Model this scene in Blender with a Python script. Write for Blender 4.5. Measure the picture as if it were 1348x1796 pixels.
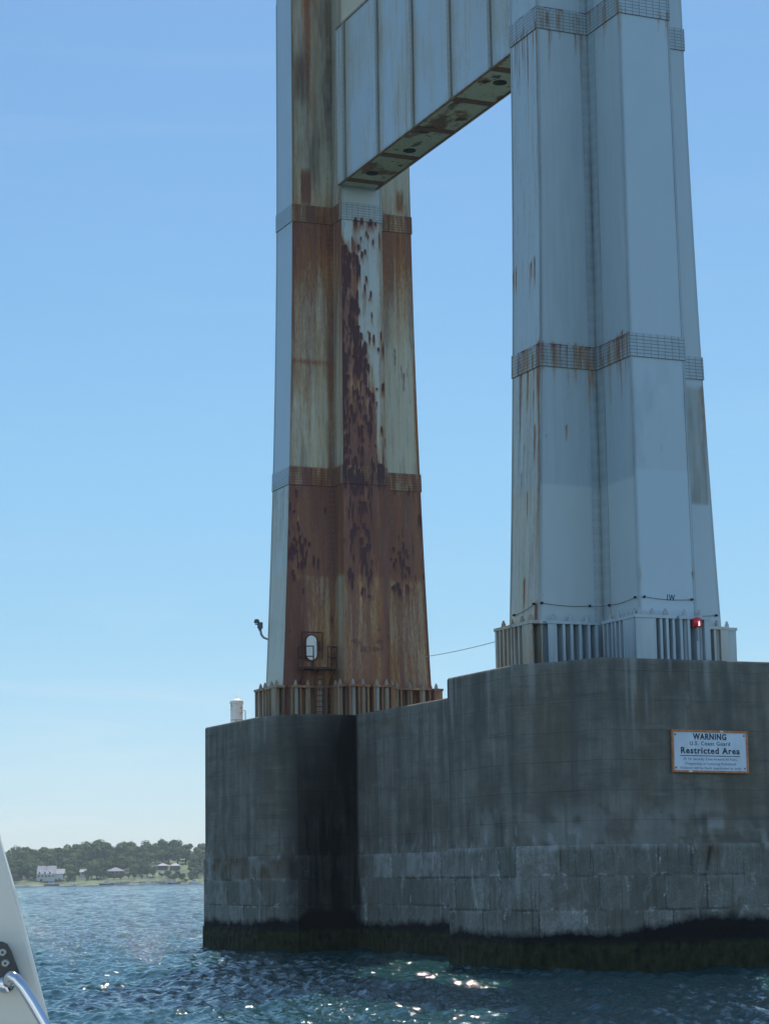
import bpy, bmesh, math, random
import numpy as np
from mathutils import Vector, Matrix

# ------------------------------------------------------------------ camera
S = bpy.context.scene
for o in list(bpy.data.objects): bpy.data.objects.remove(o)
COL = S.collection
F, PITCH, ROLL, H = 3837.44, 0.164337, 0.0148935, 4.0
cp, sp, cr, sr = math.cos(PITCH), math.sin(PITCH), math.cos(ROLL), math.sin(ROLL)
cam_d = bpy.data.cameras.new('camera')
cam = bpy.data.objects.new('camera', cam_d); COL.objects.link(cam)
xc = Vector((cr, sr*sp, -sr*cp)); yc = Vector((sr, -cr*sp, cr*cp)); zc = Vector((0, -cp, -sp))
M = Matrix.Identity(4)
for i in range(3):
    M[i][0] = xc[i]; M[i][1] = yc[i]; M[i][2] = zc[i]
M[2][3] = H
cam.matrix_world = M
cam_d.sensor_fit = 'HORIZONTAL'; cam_d.sensor_width = 36; cam_d.lens = 36*F/1348
cam_d.clip_start = 0.5; cam_d.clip_end = 20000
S.camera = cam

# ------------------------------------------------------------------ light
SUN_EL, SUN_AZ = math.radians(54), math.radians(5)      # azimuth clockwise from +Y
W = bpy.data.worlds.new('World'); S.world = W; W.use_nodes = True
nt = W.node_tree; N = nt.nodes; Lk = nt.links
sky = N.new('ShaderNodeTexSky'); sky.sky_type = 'NISHITA'; sky.sun_disc = False
sky.sun_elevation = SUN_EL; sky.sun_rotation = SUN_AZ
sky.air_density = 1.0; sky.dust_density = 0.25; sky.ozone_density = 2.2; sky.altitude = 0
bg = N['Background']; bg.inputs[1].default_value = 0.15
hs = N.new('ShaderNodeHueSaturation'); hs.inputs['Saturation'].default_value = 1.0
# thin wisps of cloud low in the sky
tc = N.new('ShaderNodeTexCoord'); mp = N.new('ShaderNodeMapping'); mp.inputs['Scale'].default_value = (1.6, 1.6, 16)
mp.inputs['Rotation'].default_value = (0.0, 0.03, 0)
nz = N.new('ShaderNodeTexNoise'); nz.inputs['Scale'].default_value = 3.2; nz.inputs['Detail'].default_value = 7; nz.inputs['Roughness'].default_value = .55
nz.inputs['Distortion'].default_value = .6
cr_ = N.new('ShaderNodeValToRGB'); cr_.color_ramp.elements[0].position = .52; cr_.color_ramp.elements[1].position = .8
cr_.color_ramp.elements[1].color = (.55, .55, .55, 1)
mx = N.new('ShaderNodeMix'); mx.data_type = 'RGBA'; mx.inputs['B'].default_value = (3.6, 4.0, 4.2, 1)
Lk.new(tc.outputs['Generated'], mp.inputs[0]); Lk.new(mp.outputs[0], nz.inputs['Vector']); Lk.new(nz.outputs[0], cr_.inputs[0])
# sunward sky dimmed to pale blue; unseen rear sky kept brighter, lighting the tower
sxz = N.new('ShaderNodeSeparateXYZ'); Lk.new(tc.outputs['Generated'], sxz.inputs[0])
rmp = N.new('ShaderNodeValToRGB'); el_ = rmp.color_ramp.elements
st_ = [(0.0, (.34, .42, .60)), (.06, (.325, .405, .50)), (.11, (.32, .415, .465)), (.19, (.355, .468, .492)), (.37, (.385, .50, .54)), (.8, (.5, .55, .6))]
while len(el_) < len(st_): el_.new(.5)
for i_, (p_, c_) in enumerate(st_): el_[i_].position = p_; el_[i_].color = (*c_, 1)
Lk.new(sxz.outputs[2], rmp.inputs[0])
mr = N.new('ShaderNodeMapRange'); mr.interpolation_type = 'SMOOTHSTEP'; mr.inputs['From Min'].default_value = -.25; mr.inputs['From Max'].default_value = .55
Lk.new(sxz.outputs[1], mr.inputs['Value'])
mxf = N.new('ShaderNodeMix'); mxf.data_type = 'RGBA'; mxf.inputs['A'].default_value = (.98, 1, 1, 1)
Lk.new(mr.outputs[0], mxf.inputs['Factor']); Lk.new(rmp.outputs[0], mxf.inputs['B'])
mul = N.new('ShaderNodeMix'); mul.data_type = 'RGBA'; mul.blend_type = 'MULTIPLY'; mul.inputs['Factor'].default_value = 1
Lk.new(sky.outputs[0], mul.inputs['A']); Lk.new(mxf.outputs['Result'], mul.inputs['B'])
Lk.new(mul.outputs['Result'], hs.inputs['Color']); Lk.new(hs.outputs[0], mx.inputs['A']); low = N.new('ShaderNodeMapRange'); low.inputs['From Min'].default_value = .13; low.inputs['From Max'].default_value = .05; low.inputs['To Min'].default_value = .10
Lk.new(sxz.outputs[2], low.inputs['Value']); mlw = N.new('ShaderNodeMath'); mlw.operation = 'MULTIPLY'
Lk.new(cr_.outputs[0], mlw.inputs[0]); Lk.new(low.outputs[0], mlw.inputs[1]); Lk.new(mlw.outputs[0], mx.inputs['Factor'])
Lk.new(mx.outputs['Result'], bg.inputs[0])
sun_d = bpy.data.lights.new('sun', 'SUN'); sun_d.energy = 3.2; sun_d.angle = math.radians(.5); sun_d.color = (1, .95, .87)
sun = bpy.data.objects.new('sun', sun_d); COL.objects.link(sun)
sd = Vector((math.sin(SUN_AZ)*math.cos(SUN_EL), math.cos(SUN_AZ)*math.cos(SUN_EL), math.sin(SUN_EL)))
sun.rotation_euler = sd.to_track_quat('Z', 'Y').to_euler()
sun.location = (60, 400, 400)
S.view_settings.view_transform = 'Standard'; S.view_settings.look = 'None'
S.view_settings.exposure = 0.55; S.view_settings.gamma = 1
S.render.resolution_x = 768; S.render.resolution_y = 1024

# ------------------------------------------------------------------ helpers
def at(px, py, Y):
    """point of the place seen at photo pixel (px,py), at distance Y"""
    dx, dy = px-674, py-898
    X = dx*cr-dy*sr; V = -(dx*sr+dy*cr)
    u, v = X/F, V/F
    d = Vector((u, cp-v*sp, sp+v*cp))
    return d*(Y/d[1])+Vector((0, 0, H))
def tag(o, label=None, cat=None, group=None, kind=None):
    if label: o['label'] = label
    if cat: o['category'] = cat
    if group: o['group'] = group
    if kind: o['kind'] = kind
    return o
def empty(name, loc=(0, 0, 0), rz=0):
    o = bpy.data.objects.new(name, None); COL.objects.link(o); o.location = loc; o.rotation_euler = (0, 0, rz)
    o.empty_display_size = .3
    return o
class MB:
    """collects shapes; build() links them as one mesh object"""
    def __init__(s): s.v = []; s.f = []
    def add(s, vs, fs):
        n = len(s.v); s.v += [tuple(v) for v in vs]; s.f += [tuple(i+n for i in f) for f in fs]
    def box(s, c, sx, sy, sz, ax=(1, 0, 0), ay=(0, 1, 0), az=(0, 0, 1)):
        c = Vector(c); ax = Vector(ax)*sx/2; ay = Vector(ay)*sy/2; az = Vector(az)*sz/2
        vs = [c+ax*i+ay*j+az*k for k in (-1, 1) for j in (-1, 1) for i in (-1, 1)]
        s.add(vs, [(0, 2, 3, 1), (4, 5, 7, 6), (0, 1, 5, 4), (2, 6, 7, 3), (0, 4, 6, 2), (1, 3, 7, 5)])
    def tube(s, pts, r, n=8, cap=True):
        pts = [Vector(p) for p in pts]; rings = []
        rs = r if isinstance(r, (list, tuple)) else [r]*len(pts)
        prev = None
        for i, p in enumerate(pts):
            d = (pts[min(i+1, len(pts)-1)]-pts[max(i-1, 0)]).normalized()
            if prev is None:
                u = d.orthogonal().normalized()
            else:
                u = (prev-d*prev.dot(d)).normalized()
            prev = u; w = d.cross(u)
            rings.append([p+(u*math.cos(a)+w*math.sin(a))*rs[i] for a in [2*math.pi*k/n for k in range(n)]])
        vs = [v for rg in rings for v in rg]; fs = []
        for i in range(len(pts)-1):
            for k in range(n):
                a = i*n+k; b = i*n+(k+1) % n
                fs.append((a, b, b+n, a+n))
        if cap: fs.append(tuple(range(n))[::-1]); fs.append(tuple((len(pts)-1)*n+k for k in range(n)))
        s.add(vs, fs)
    def lathe(s, c, prof, n=12, up=(0, 0, 1)):
        s.tube([Vector(c)+Vector(up)*z for r, z in prof], [max(r, 1e-4) for r, z in prof], n)
    def build(s, name, mat, parent=None, smooth=False):
        me = bpy.data.meshes.new(name); me.from_pydata(s.v, [], s.f); me.update()
        if smooth:
            for p in me.polygons: p.use_smooth = True
        if mat: me.materials.append(mat)
        o = bpy.data.objects.new(name, me); COL.objects.link(o)
        if parent:
            o.parent = parent
            if s.local is None: pass
        return o
    local = None
def fix_parent(o, parent):
    """parent while keeping world coordinates of the mesh (root has location/rotation)"""
    o.parent = parent; o.matrix_parent_inverse = Matrix.Identity(4)
    inv = parent.matrix_world.inverted() if False else None
    return o

_rng = np.random.RandomState(7); _TAB = _rng.rand(16, 256, 256)
def vnoise(x, y, seed=0):
    t = _TAB[seed % 16]; xi = np.floor(x).astype(int); yi = np.floor(y).astype(int); fx = x-xi; fy = y-yi
    fx = fx*fx*(3-2*fx); fy = fy*fy*(3-2*fy)
    g = lambda a, b: t[(a+seed*37) % 256, (b+seed*91) % 256]
    return (g(xi, yi)*(1-fx)+g(xi+1, yi)*fx)*(1-fy)+(g(xi, yi+1)*(1-fx)+g(xi+1, yi+1)*fx)*fy
def fbm(x, y, seed=0, oc=4):
    x = np.asarray(x, float); y = np.asarray(y, float)
    r = 0; a = .5; n = 0
    for k in range(oc):
        r = r+a*vnoise(x*2**k, y*2**k, seed+k); n += a; a *= .55
    return r/n
def sst(e0, e1, x):
    t = np.clip((x-e0)/(e1-e0), 0, 1); return t*t*(3-2*t)

# ------------------------------------------------------------------ materials
def mat(name, col=(.5, .5, .5), rough=.6, metal=0, spec=.5):
    m = bpy.data.materials.new(name); m.use_nodes = True
    b = m.node_tree.nodes['Principled BSDF']
    b.inputs['Base Color'].default_value = (*col, 1); b.inputs['Roughness'].default_value = rough; b.inputs['Metallic'].default_value = metal
    b.inputs['Specular IOR Level'].default_value = spec
    return m, m.node_tree, b
class G:
    """tiny node graph helper"""
    def __init__(s, nt): s.nt = nt; s.n = nt.nodes; s.l = nt.links
    def node(s, t, **k):
        n = s.n.new(t)
        for a, b in k.items(): setattr(n, a, b)
        return n
    def inp(s, n, i, v):
        if v is None: return
        if hasattr(v, 'links') or isinstance(v, bpy.types.NodeSocket): s.l.new(v, n.inputs[i])
        else: n.inputs[i].default_value = v
    def math(s, op, a, b=None, c=None, clamp=False):
        n = s.node('ShaderNodeMath', operation=op); n.use_clamp = clamp
        s.inp(n, 0, a); s.inp(n, 1, b); s.inp(n, 2, c); return n.outputs[0]
    def mix(s, f, a, b, mode='MIX'):
        n = s.node('ShaderNodeMix', data_type='RGBA', blend_type=mode)
        s.inp(n, 'Factor', f); s.inp(n, 'A', (*a, 1) if isinstance(a, tuple) and len(a) == 3 else a); s.inp(n, 'B', (*b, 1) if isinstance(b, tuple) and len(b) == 3 else b); return n.outputs['Result']
    def ramp(s, f, st):
        n = s.node('ShaderNodeValToRGB'); s.inp(n, 0, f); e = n.color_ramp.elements
        while len(e) < len(st): e.new(.5)
        for i, (p, c) in enumerate(st):
            e[i].position = p; e[i].color = (*c, 1) if isinstance(c, tuple) else (c, c, c, 1)
        return n.outputs[0]
    def attr(s, name): return s.node('ShaderNodeAttribute', attribute_name=name).outputs
    def noise(s, vec, scale, detail=4, rough=.55, dist=0):
        n = s.node('ShaderNodeTexNoise'); s.inp(n, 'Vector', vec); n.inputs['Scale'].default_value = scale; n.inputs['Detail'].default_value = detail
        n.inputs['Roughness'].default_value = rough; n.inputs['Distortion'].default_value = dist; return n.outputs[0]
    def mapping(s, vec, sc, loc=(0, 0, 0)):
        n = s.node('ShaderNodeMapping'); s.inp(n, 0, vec); n.inputs['Scale'].default_value = sc; n.inputs['Location'].default_value = loc; return n.outputs[0]
    def bump(s, h, strength=.3, dist=.02, normal=None):
        n = s.node('ShaderNodeBump'); n.inputs['Strength'].default_value = strength; n.inputs['Distance'].default_value = dist; s.inp(n, 'Height', h)
        if normal: s.l.new(normal, n.inputs['Normal'])
        return n.outputs[0]

def tower_paint(name, grid=False):
    """weathered tower paint: painted steel, rust and drips held on the mesh, broken up by noise"""
    m, nt, b = mat(name, rough=.55)
    g = G(nt); uv = g.attr('suv')[1]; 
    tcn = g.node('ShaderNodeTexCoord').outputs['Object']
    nf = g.noise(g.mapping(tcn, (1, 1, .35)), 9, 5, .65)
    ns = g.noise(g.mapping(tcn, (1, 1, .06)), 5, 4, .6)
    nl = g.noise(g.mapping(tcn, (1, 1, .6)), .8, 4, .6)
    rust = g.attr('rust')[2]; dark = g.attr('dark')[2]; old = g.attr('old')[2]; grime = g.attr('grime')[2]
    fresh = g.mix(nl, (.42, .535, .595), (.48, .60, .65))
    oldc = g.mix(nl, (.50, .455, .30), (.63, .58, .41))
    paint = g.mix(old, fresh, oldc)
    paint = g.mix(g.math('MULTIPLY', grime, g.math('MULTIPLY_ADD', ns, 1.2, .25), clamp=True), paint, (.045, .06, .06))
    r1 = g.math('ADD', rust, g.math('MULTIPLY', g.math('SUBTRACT', nf, .5), .55))
    r1 = g.math('ADD', r1, g.math('MULTIPLY', g.math('SUBTRACT', ns, .5), .9))
    stain = g.ramp(r1, [(0, (.46, .36, .18)), (.35, (.42, .26, .095)), (.65, (.32, .14, .042)), (.92, (.235, .083, .035)), (1, (.165, .056, .033))])
    nm_ = g.noise(g.mapping(tcn, (1, 1, .12)), 1.3, 5, .65)
    stain = g.mix(g.ramp(nm_, [(.40, 0.), (.60, .75)]), stain, g.mix(nf, (.25, .12, .085), (.155, .062, .05)))
    stain = g.mix(g.ramp(ns, [(.60, 0.), (.74, .5)]), stain, (.38, .25, .13))
    f = g.ramp(g.math('MULTIPLY', g.math('GREATER_THAN', rust, .004), r1), [(0.02, 0.), (.35, .55), (.7, .97)])
    col = g.mix(f, paint, stain)
    d1 = g.math('ADD', dark, g.math('MULTIPLY', g.math('SUBTRACT', nf, .5), .9))
    df = g.ramp(d1, [(.36, 0.), (.80, 1.)])
    dc = g.mix(nf, (.035, .012, .016), (.12, .045, .045))
    col = g.mix(df, col, dc)
    h = g.math('ADD', g.math('MULTIPLY', nl, .35), g.math('MULTIPLY', df, .4))
    if grid:
        bt = g.node('ShaderNodeTexBrick'); g.inp(bt, 'Vector', uv); bt.offset = 0; bt.squash = 1
        bt.inputs['Scale'].default_value = 1; bt.inputs['Brick Width'].default_value = .34; bt.inputs['Row Height'].default_value = .15
        bt.inputs['Mortar Size'].default_value = .022; bt.inputs['Mortar Smooth'].default_value = .6
        bt.inputs['Color1'].default_value = (1, 1, 1, 1); bt.inputs['Color2'].default_value = (.85, .85, .85, 1); bt.inputs['Mortar'].default_value = (0, 0, 0, 1)
        gl = bt.outputs['Color']
        col = g.mix(g.math('MULTIPLY', g.math('SUBTRACT', 1, gl), .55), col, (.03, .035, .04))
        h = g.math('ADD', h, g.math('MULTIPLY', gl, 1.2))
    nt.links.new(col, b.inputs['Base Color'])
    nt.links.new(g.ramp(f, [(0, .42), (1, .85)]), b.inputs['Roughness'])
    nt.links.new(g.bump(h, .5, .03), b.inputs['Normal'])
    return m
PAINT = tower_paint('weathered_tower_paint'); BAND = tower_paint('riveted_splice_paint', True)

def grid_object(name, faces, material, parent=None):
    """faces: list of (P[nv,nu,3], U[nv,nu,2], dict of attrs). One mesh of quads with point attributes."""
    vs = []; uvs = []; at_ = {k: [] for k in ('rust', 'dark', 'old', 'grime')+(('joint', 'tone') if 'joint' in faces[0][2] else ())}; fs = []; n = 0
    for P, U, A in faces:
        nv, nu = P.shape[:2]
        vs.append(P.reshape(-1, 3)); uvs.append(U.reshape(-1, 2))
        for k in at_: at_[k].append(np.broadcast_to(A.get(k, 0.), (nv, nu)).reshape(-1))
        i = (np.arange(nv-1)[:, None]*nu+np.arange(nu-1)[None]).reshape(-1)+n
        fs.append(np.stack([i, i+1, i+nu+1, i+nu], 1)); n += nv*nu
    V = np.concatenate(vs); Fq = np.concatenate(fs); U = np.concatenate(uvs)
    me = bpy.data.meshes.new(name)
    me.vertices.add(len(V)); me.vertices.foreach_set('co', V.astype(np.float32).ravel())
    me.loops.add(Fq.size); me.loops.foreach_set('vertex_index', Fq.astype(np.int32).ravel())
    me.polygons.add(len(Fq)); me.polygons.foreach_set('loop_start', np.arange(0, Fq.size, 4, dtype=np.int32))
    me.update(calc_edges=True); me.validate()
    for k, v in at_.items():
        a = me.attributes.new(k, 'FLOAT', 'POINT'); a.data.foreach_set('value', np.concatenate(v).astype(np.float32))
    a = me.attributes.new('suv', 'FLOAT_VECTOR', 'POINT'); a.data.foreach_set('vector', np.concatenate([U, np.zeros((len(U), 1))], 1).astype(np.float32).ravel())
    me.materials.append(material)
    o = bpy.data.objects.new(name, me); COL.objects.link(o)
    if parent: o.parent = parent
    return o

# ------------------------------------------------------------------ tower geometry
TH = 0.4138491904661018; K = 1.33
T2 = np.array([math.sin(TH), -math.cos(TH)]); L2 = np.array([-math.cos(TH), -math.sin(TH)])
T3 = Vector((*T2, 0)); L3 = Vector((*L2, 0)); ZT = 12.68
PF = dict(zt=12.6759, a0=3.34022, a1=-.0102123, b0=3.41741, b1=-.0455292, wl0=1.031056, wl1=-.0025412, wt0=1.046848, wt1=-.0049191,
          a2=.0108305, b2=.0924860, fa0=2.053538, fa1=-.0052665, fwl=1.012473, fwt=1.043872, fb=3.38046)
def dims(which, z):
    p = PF; zz = H+(z-H)/K; h = zz-p['zt']; q = h*h/100
    hb = min(h, 24.); qb = hb*hb/100
    a = p['a0']+p['a1']*h+p['a2']*q; b = p['b0']+p['b1']*hb+p['b2']*qb; ai = p['fa0']+p['fa1']*h+p['a2']*q
    wl = (p['wl0'] if which == 'N' else p['fwl'])+p['wl1']*h; wt = (p['wt0'] if which == 'N' else p['fwt'])+p['wt1']*h
    if which == 'F': b += p['fb']-p['b0']
    c = np.array([7.673796-.000982*h, 72.702577-.0064981*h]) if which == 'N' else np.array([7.673796+.000394*h, 72.702577+.0204857*h])-T2*23.122852
    tp, tm = (a, ai) if which == 'N' else (ai, a)
    return tp*K, tm*K, b*K, wl*K, wt*K, c*K
def corners(which, z, off=0.):
    """12 corners, starting at the +L arm, going round through +T"""
    tp, tm, b, wl, wt, c = dims(which, z); o = off
    L_ = [(-wl-o, b+o), (wl+o, b+o), (wl+o, wt+o), (tp+o, wt+o), (tp+o, -wt-o), (wl+o, -wt-o), (wl+o, -b-o), (-wl-o, -b-o), (-wl-o, -wt-o), (-tm-o, -wt-o), (-tm-o, wt+o), (-wl-o, wt+o)]
    return np.array([c+T2*t+L2*l for t, l in L_])
# faces: 0 A2 (end of the +L arm), 1 B1, 2 A3, 3 B2 (end of the +T arm), 4 hidden, 5 B3, 6.. hidden
FN = {0: 'A2', 1: 'B1', 2: 'A3', 3: 'B2', 5: 'B3'}
ZY = {'F': ([12.68, 15, 20, 27, 35, 42, 50, 60, 75], [1259, 1187, 1033, 820, 582, 380, 152, -125, -530]),
      'N': ([12.68, 15, 20, 27, 35, 42, 50, 60, 75], [1170, 1078, 880, 605, 300, 38, -245, -600, -1130])}
def drips(S_, Y, w, items, seed):
    """narrow run-off streaks: (s, y_top, length, width)"""
    r = np.zeros_like(Y)
    for k, (s, y0, ln, wd) in enumerate(items):
        cx = s+(vnoise(Y*.03+k*7, Y*0, seed)-.5)*.02
        r = np.maximum(r, np.exp(-((S_-cx)*w/wd)**2)*sst(y0-3, y0+2, Y)*(1-sst(y0+ln*.3, y0+ln, Y)))
    return r
def flakes(S_, Y, w, n, seed, prob, ln=(8, 46), wd=(.03, .17)):
    """drip-headed scars; prob(s, y) gives their density. Returns scar and tail fields"""
    rg = np.random.RandomState(seed); dk = np.zeros_like(Y); tail = np.zeros_like(Y)
    for _ in range(n):
        y0 = rg.uniform(395, 1190); s0 = rg.uniform(0, 1); a = rg.uniform(*ln); b = rg.uniform(*wd)
        if rg.rand() > prob(s0, y0): continue
        j = (Y > y0-3) & (Y < y0+a+2) & (np.abs(S_-s0) < .14)
        if not j.any(): continue
        u = (S_[j]-s0)*w/b; v = (Y[j]-y0)/a
        head = np.exp(-u**2*np.clip(1.6-1.2*v, .5, 3))*sst(-.06, .05, v-.10*np.abs(u))
        dk[j] = np.maximum(dk[j], head*(1-sst(.25, .85, v))*.95); tail[j] = np.maximum(tail[j], head*(1-sst(.5, 1., v)))
    return dk, tail
def paint(which, f, S_, Z):
    """rust, dark scale, old paint, grime of the tower faces; S_ 0..1 across the face, Z height"""
    Y = np.interp(Z, *ZY[which]); sm = S_*3.
    I = lambda pts: np.interp(Y, [a for a, b in pts], [b for a, b in pts])
    st = fbm(sm*3.2+f*13, Z*.10+f*5, f+1)-.5; st2 = fbm(sm*9+f*31, Z*.22, f+3)-.5; lg = fbm(sm*.9+f*3, Z*.35, f+6)-.5
    rust = np.zeros_like(Y); dark = np.zeros_like(Y); old = np.zeros_like(Y); gr = np.zeros_like(Y)
    edge = np.maximum(np.exp(-(sm/.09)**2), np.exp(-((3-sm)/.09)**2))
    gr += edge*.35
    n = FN.get(f)
    if which == 'F':
        if n == 'A2':
            old += I([(840, .0), (870, .45), (1000, .45), (1012, .75), (1100, .6), (1260, .8)])
            rust += I([(360, 0), (380, .05), (420, .0), (840, .0), (862, .28), (960, .16), (1010, 0.02), (1190, .0), (1240, .35)])*(.7+st*1.6)
            gr += .14*I([(0, .3), (380, 1), (450, .4), (1260, .3)])*(st2+.5)
        elif n == 'B1':
            old += .9
            rust += I([(0, .26), (200, .20), (300, .18), (356, .35), (386, .40), (390, .98), (430, .86), (480, .62), (540, .42), (628, .36), (634, .6), (642, .42), (720, .22), (810, .12), (818, .2), (824, .95), (852, 1.0), (905, .95), (960, .84), (1008, .80), (1013, .60), (1100, .56), (1180, .7), (1260, .9)])
            rust += st*.36+st2*.22+lg*.22
            rust += .45*np.exp(-((S_-.93)/.07)**2)*I([(380, 0), (420, .6), (820, 1), (1010, .3), (1260, .3)])
            rust += .35*np.exp(-((S_-.04)/.05)**2)*I([(0, 0), (380, .6), (1000, .6), (1260, 1)])
            rust += I([(0, .6), (130, .4), (300, 0)])*np.exp(-((S_-.38)/.10)**2)
            # squared patch with a drip, a little above the splice band
            rust += .75*sst(.20, .23, S_)*(1-sst(.44, .47, S_))*sst(300, 305, Y)*(1-sst(345, 372, Y))
            # left strip of reddish rust near the base
            rust += .55*(1-sst(.33, .5, S_+st*.15))*sst(1000, 1030, Y)
            dk_, tl_ = flakes(S_, Y, 3.1, 1500, 21, lambda a, y: 1.1*math.exp(-((a-.24)/.16)**2-((y-965)/30)**2)+.9*math.exp(-((a-.10)/.08)**2-((y-915)/45)**2)+.02*(y > 840))
            dark += dk_; rust += tl_*.3
            dark += .35*np.exp(-((S_-.55)/.05)**2-((Y-1003)/16)**2)
            gr += I([(0, 1.0), (130, .75), (250, .55), (330, .30), (400, .2), (800, .18), (1160, .1), (1210, 1.0), (1260, 1.1)])*(.7+lg)
            gr += .5*np.exp(-((Y-636)/3.)**2)*(S_ < .62)
            gr += .9*sst(.25, .35, S_)*(1-sst(.85, 1, S_))*sst(1172, 1185, Y)
            gr += .55*sst(.50, .68, fbm(sm*1.1+7, Z*.22, 6))*I([(0, 1), (380, .9), (820, .7), (860, .3), (1260, .3)])
        elif n == 'A3':
            old += .75
            rust += I([(0, .15), (360, .2), (390, .9), (470, .62), (600, .35), (815, .25), (824, .9), (880, .95), (1008, .8), (1013, .35), (1180, .5), (1260, .8)])+st*.4+st2*.2
            rust += .4*np.exp(-((S_-1)/.25)**2)*I([(0, 1), (360, .8), (400, .3), (830, .0), (1260, .2)])
            gr += I([(0, .3), (380, .3), (800, .15), (880, .45), (1180, .3), (1220, .8), (1260, 1)])
        elif n == 'B2':
            old += I([(300, .9), (325, .35), (440, .3), (560, .45), (800, .8), (860, .9)])
            bd = I([(395, -.25), (432, .30), (470, .46), (560, .42), (600, .52), (640, .62), (700, .72), (770, .80), (826, .98), (850, 1.4), (1260, 1.4)])
            inside = sst(-.06, .22, bd-S_+st*.42+st2*.22)
            rust += inside*I([(400, .58), (560, .60), (760, .68), (840, .95), (1005, .92), (1016, .66), (1100, .60), (1180, .62), (1260, .85)])
            rust += st*.35*inside+I([(384, 0), (388, .55), (398, .25), (440, .14), (560, .10), (820, .1)])*(sst(.18, .3, S_))*(.8+st*2.)
            rust += .25*np.exp(-((S_-.95)/.10)**2)*sst(390, 420, Y)
            # flakes: hundreds of drip-headed scars, crowded inside the rusted wedge
            rg = np.random.RandomState(4); its = []
            for _ in range(1500):
                y0 = rg.uniform(395, 1045); s0_ = rg.uniform(-.02, 1.0)
                lim = np.interp(y0, [395, 432, 470, 560, 600, 640, 700, 770, 826, 850, 900, 1045], [.28, .40, .46, .42, .50, .58, .68, .74, .92, .8, .62, .6])
                core = np.interp(y0, [395, 430, 520, 640, 760, 850, 870, 920, 1000, 1045], [.16, .8, .95, .9, 1., .8, .4, .6, .7, .3])
                p_ = core*(1 if s0_ < lim else .05 if y0 < 720 else .12)
                if y0 > 850: p_ *= .95*(1 if .10 < s0_ < .66 else .3)
                if vnoise(np.array([s0_*4.]), np.array([y0*.022]), 9)[0] < .40: p_ *= .28
                if rg.rand() < p_*.62: its.append((s0_, y0, rg.uniform(8, 46), rg.uniform(.03, .17)))
            its += [(.48, 418, 16, .10), (.42, 432, 22, .14), (.30, 446, 26, .16), (.36, 450, 40, .2), (.62, 408, 16, .10), (.66, 414, 14, .07), (.78, 420, 22, .09), (.58, 440, 22, .12), (.50, 444, 26, .16), (.60, 486, 22, .12), (.56, 500, 30, .10), (.66, 525, 10, .05), (.72, 548, 30, .08), (.62, 580, 12, .06), (.66, 582, 40, .12), (.76, 586, 36, .12), (.55, 600, 46, .16), (.62, 640, 24, .1), (.45, 640, 30, .12), (.72, 690, 30, .1), (.80, 705, 20, .08), (.35, 386, 34, .2), (.5, 386, 26, .2), (.72, 386, 30, .25), (.85, 388, 20, .12)]
            tail = np.zeros_like(Y)
            for (a_, y0, ln, wd) in its:
                j = (Y > y0-3) & (Y < y0+ln+2) & (np.abs(S_-a_) < .12)
                if not j.any(): continue
                u_ = (S_[j]-a_)*2.75/wd; v_ = (Y[j]-y0)/ln
                head = np.exp(-u_**2*np.clip(1.6-1.2*v_, .5, 3))*sst(-.06, .05, v_-.10*np.abs(u_))
                dark[j] = np.maximum(dark[j], head*(1-sst(.25, .85, v_))*.95); tail[j] = np.maximum(tail[j], head*(1-sst(.5, 1., v_)))
            dark += inside*.62*sst(.44, .66, fbm(sm*3.2, Z*.42, 2))*I([(420, .4), (480, 1), (840, 1), (900, .6), (1030, .5), (1050, 0)])
            rust += tail*.45+.55*sst(.52, .72, fbm(sm*1.8, Z*.55, 14))*sst(-.45, .1, bd-S_)*I([(395, 0), (440, .7), (840, .8), (900, 0)])
            hs_ = fbm(sm*1.3, Z*2.6, 11); dark += sst(.56, .68, hs_)*.55*sst(1085, 1110, Y)*(1-sst(1165, 1180, Y))
            gr += I([(0, .2), (330, .05), (850, .18), (1200, .35), (1260, .9)])
        elif n == 'B3':
            old += .9
            rust += I([(0, .2), (300, .12), (365, .3), (378, .8), (400, .9), (470, .72), (540, .42), (600, .16), (700, .12), (826, .10), (834, .85), (860, .98), (1005, .84), (1016, .60), (1100, .56), (1190, .62), (1260, .85)])
            rust += st*.45+st2*.2+.6*sst(.9, .97, S_)*sst(560, 640, Y)
            rust += .5*sst(.62, .66, S_)*(1-sst(.80, .84, S_))*sst(318, 322, Y)*(1-sst(345, 372, Y))
            dk_, tl_ = flakes(S_, Y, 2.8, 1500, 22, lambda a, y: 1.1*math.exp(-((a-.52)/.13)**2-((y-965)/28)**2)+.6*math.exp(-((a-.45)/.12)**2-((y-1020)/22)**2)+.03*(y > 840)*(y < 1000))
            dark += dk_; rust += tl_*.3
            dark += .7*drips(S_, Y, 2.7, [(.5, 598, 70, .10), (.65, 625, 60, .07), (.7, 640, 70, .12), (.8, 630, 40, .06), (.35, 925, 26, .06), (.55, 918, 40, .08), (.75, 925, 40, .05), (.8, 1000, 30, .08)], 3)
            dark += .42*sst(.9, 1, S_)*sst(830, 1000, Y)
            gr += .16+I([(1190, 0), (1260, .7)])+.5*sst(.50, .68, fbm(sm*1.1+2, Z*.22, 7))*I([(0, 1), (820, .8), (860, .3), (1260, .3)])
        else:
            old += .6; rust += .35+st*.6
    else:
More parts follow.
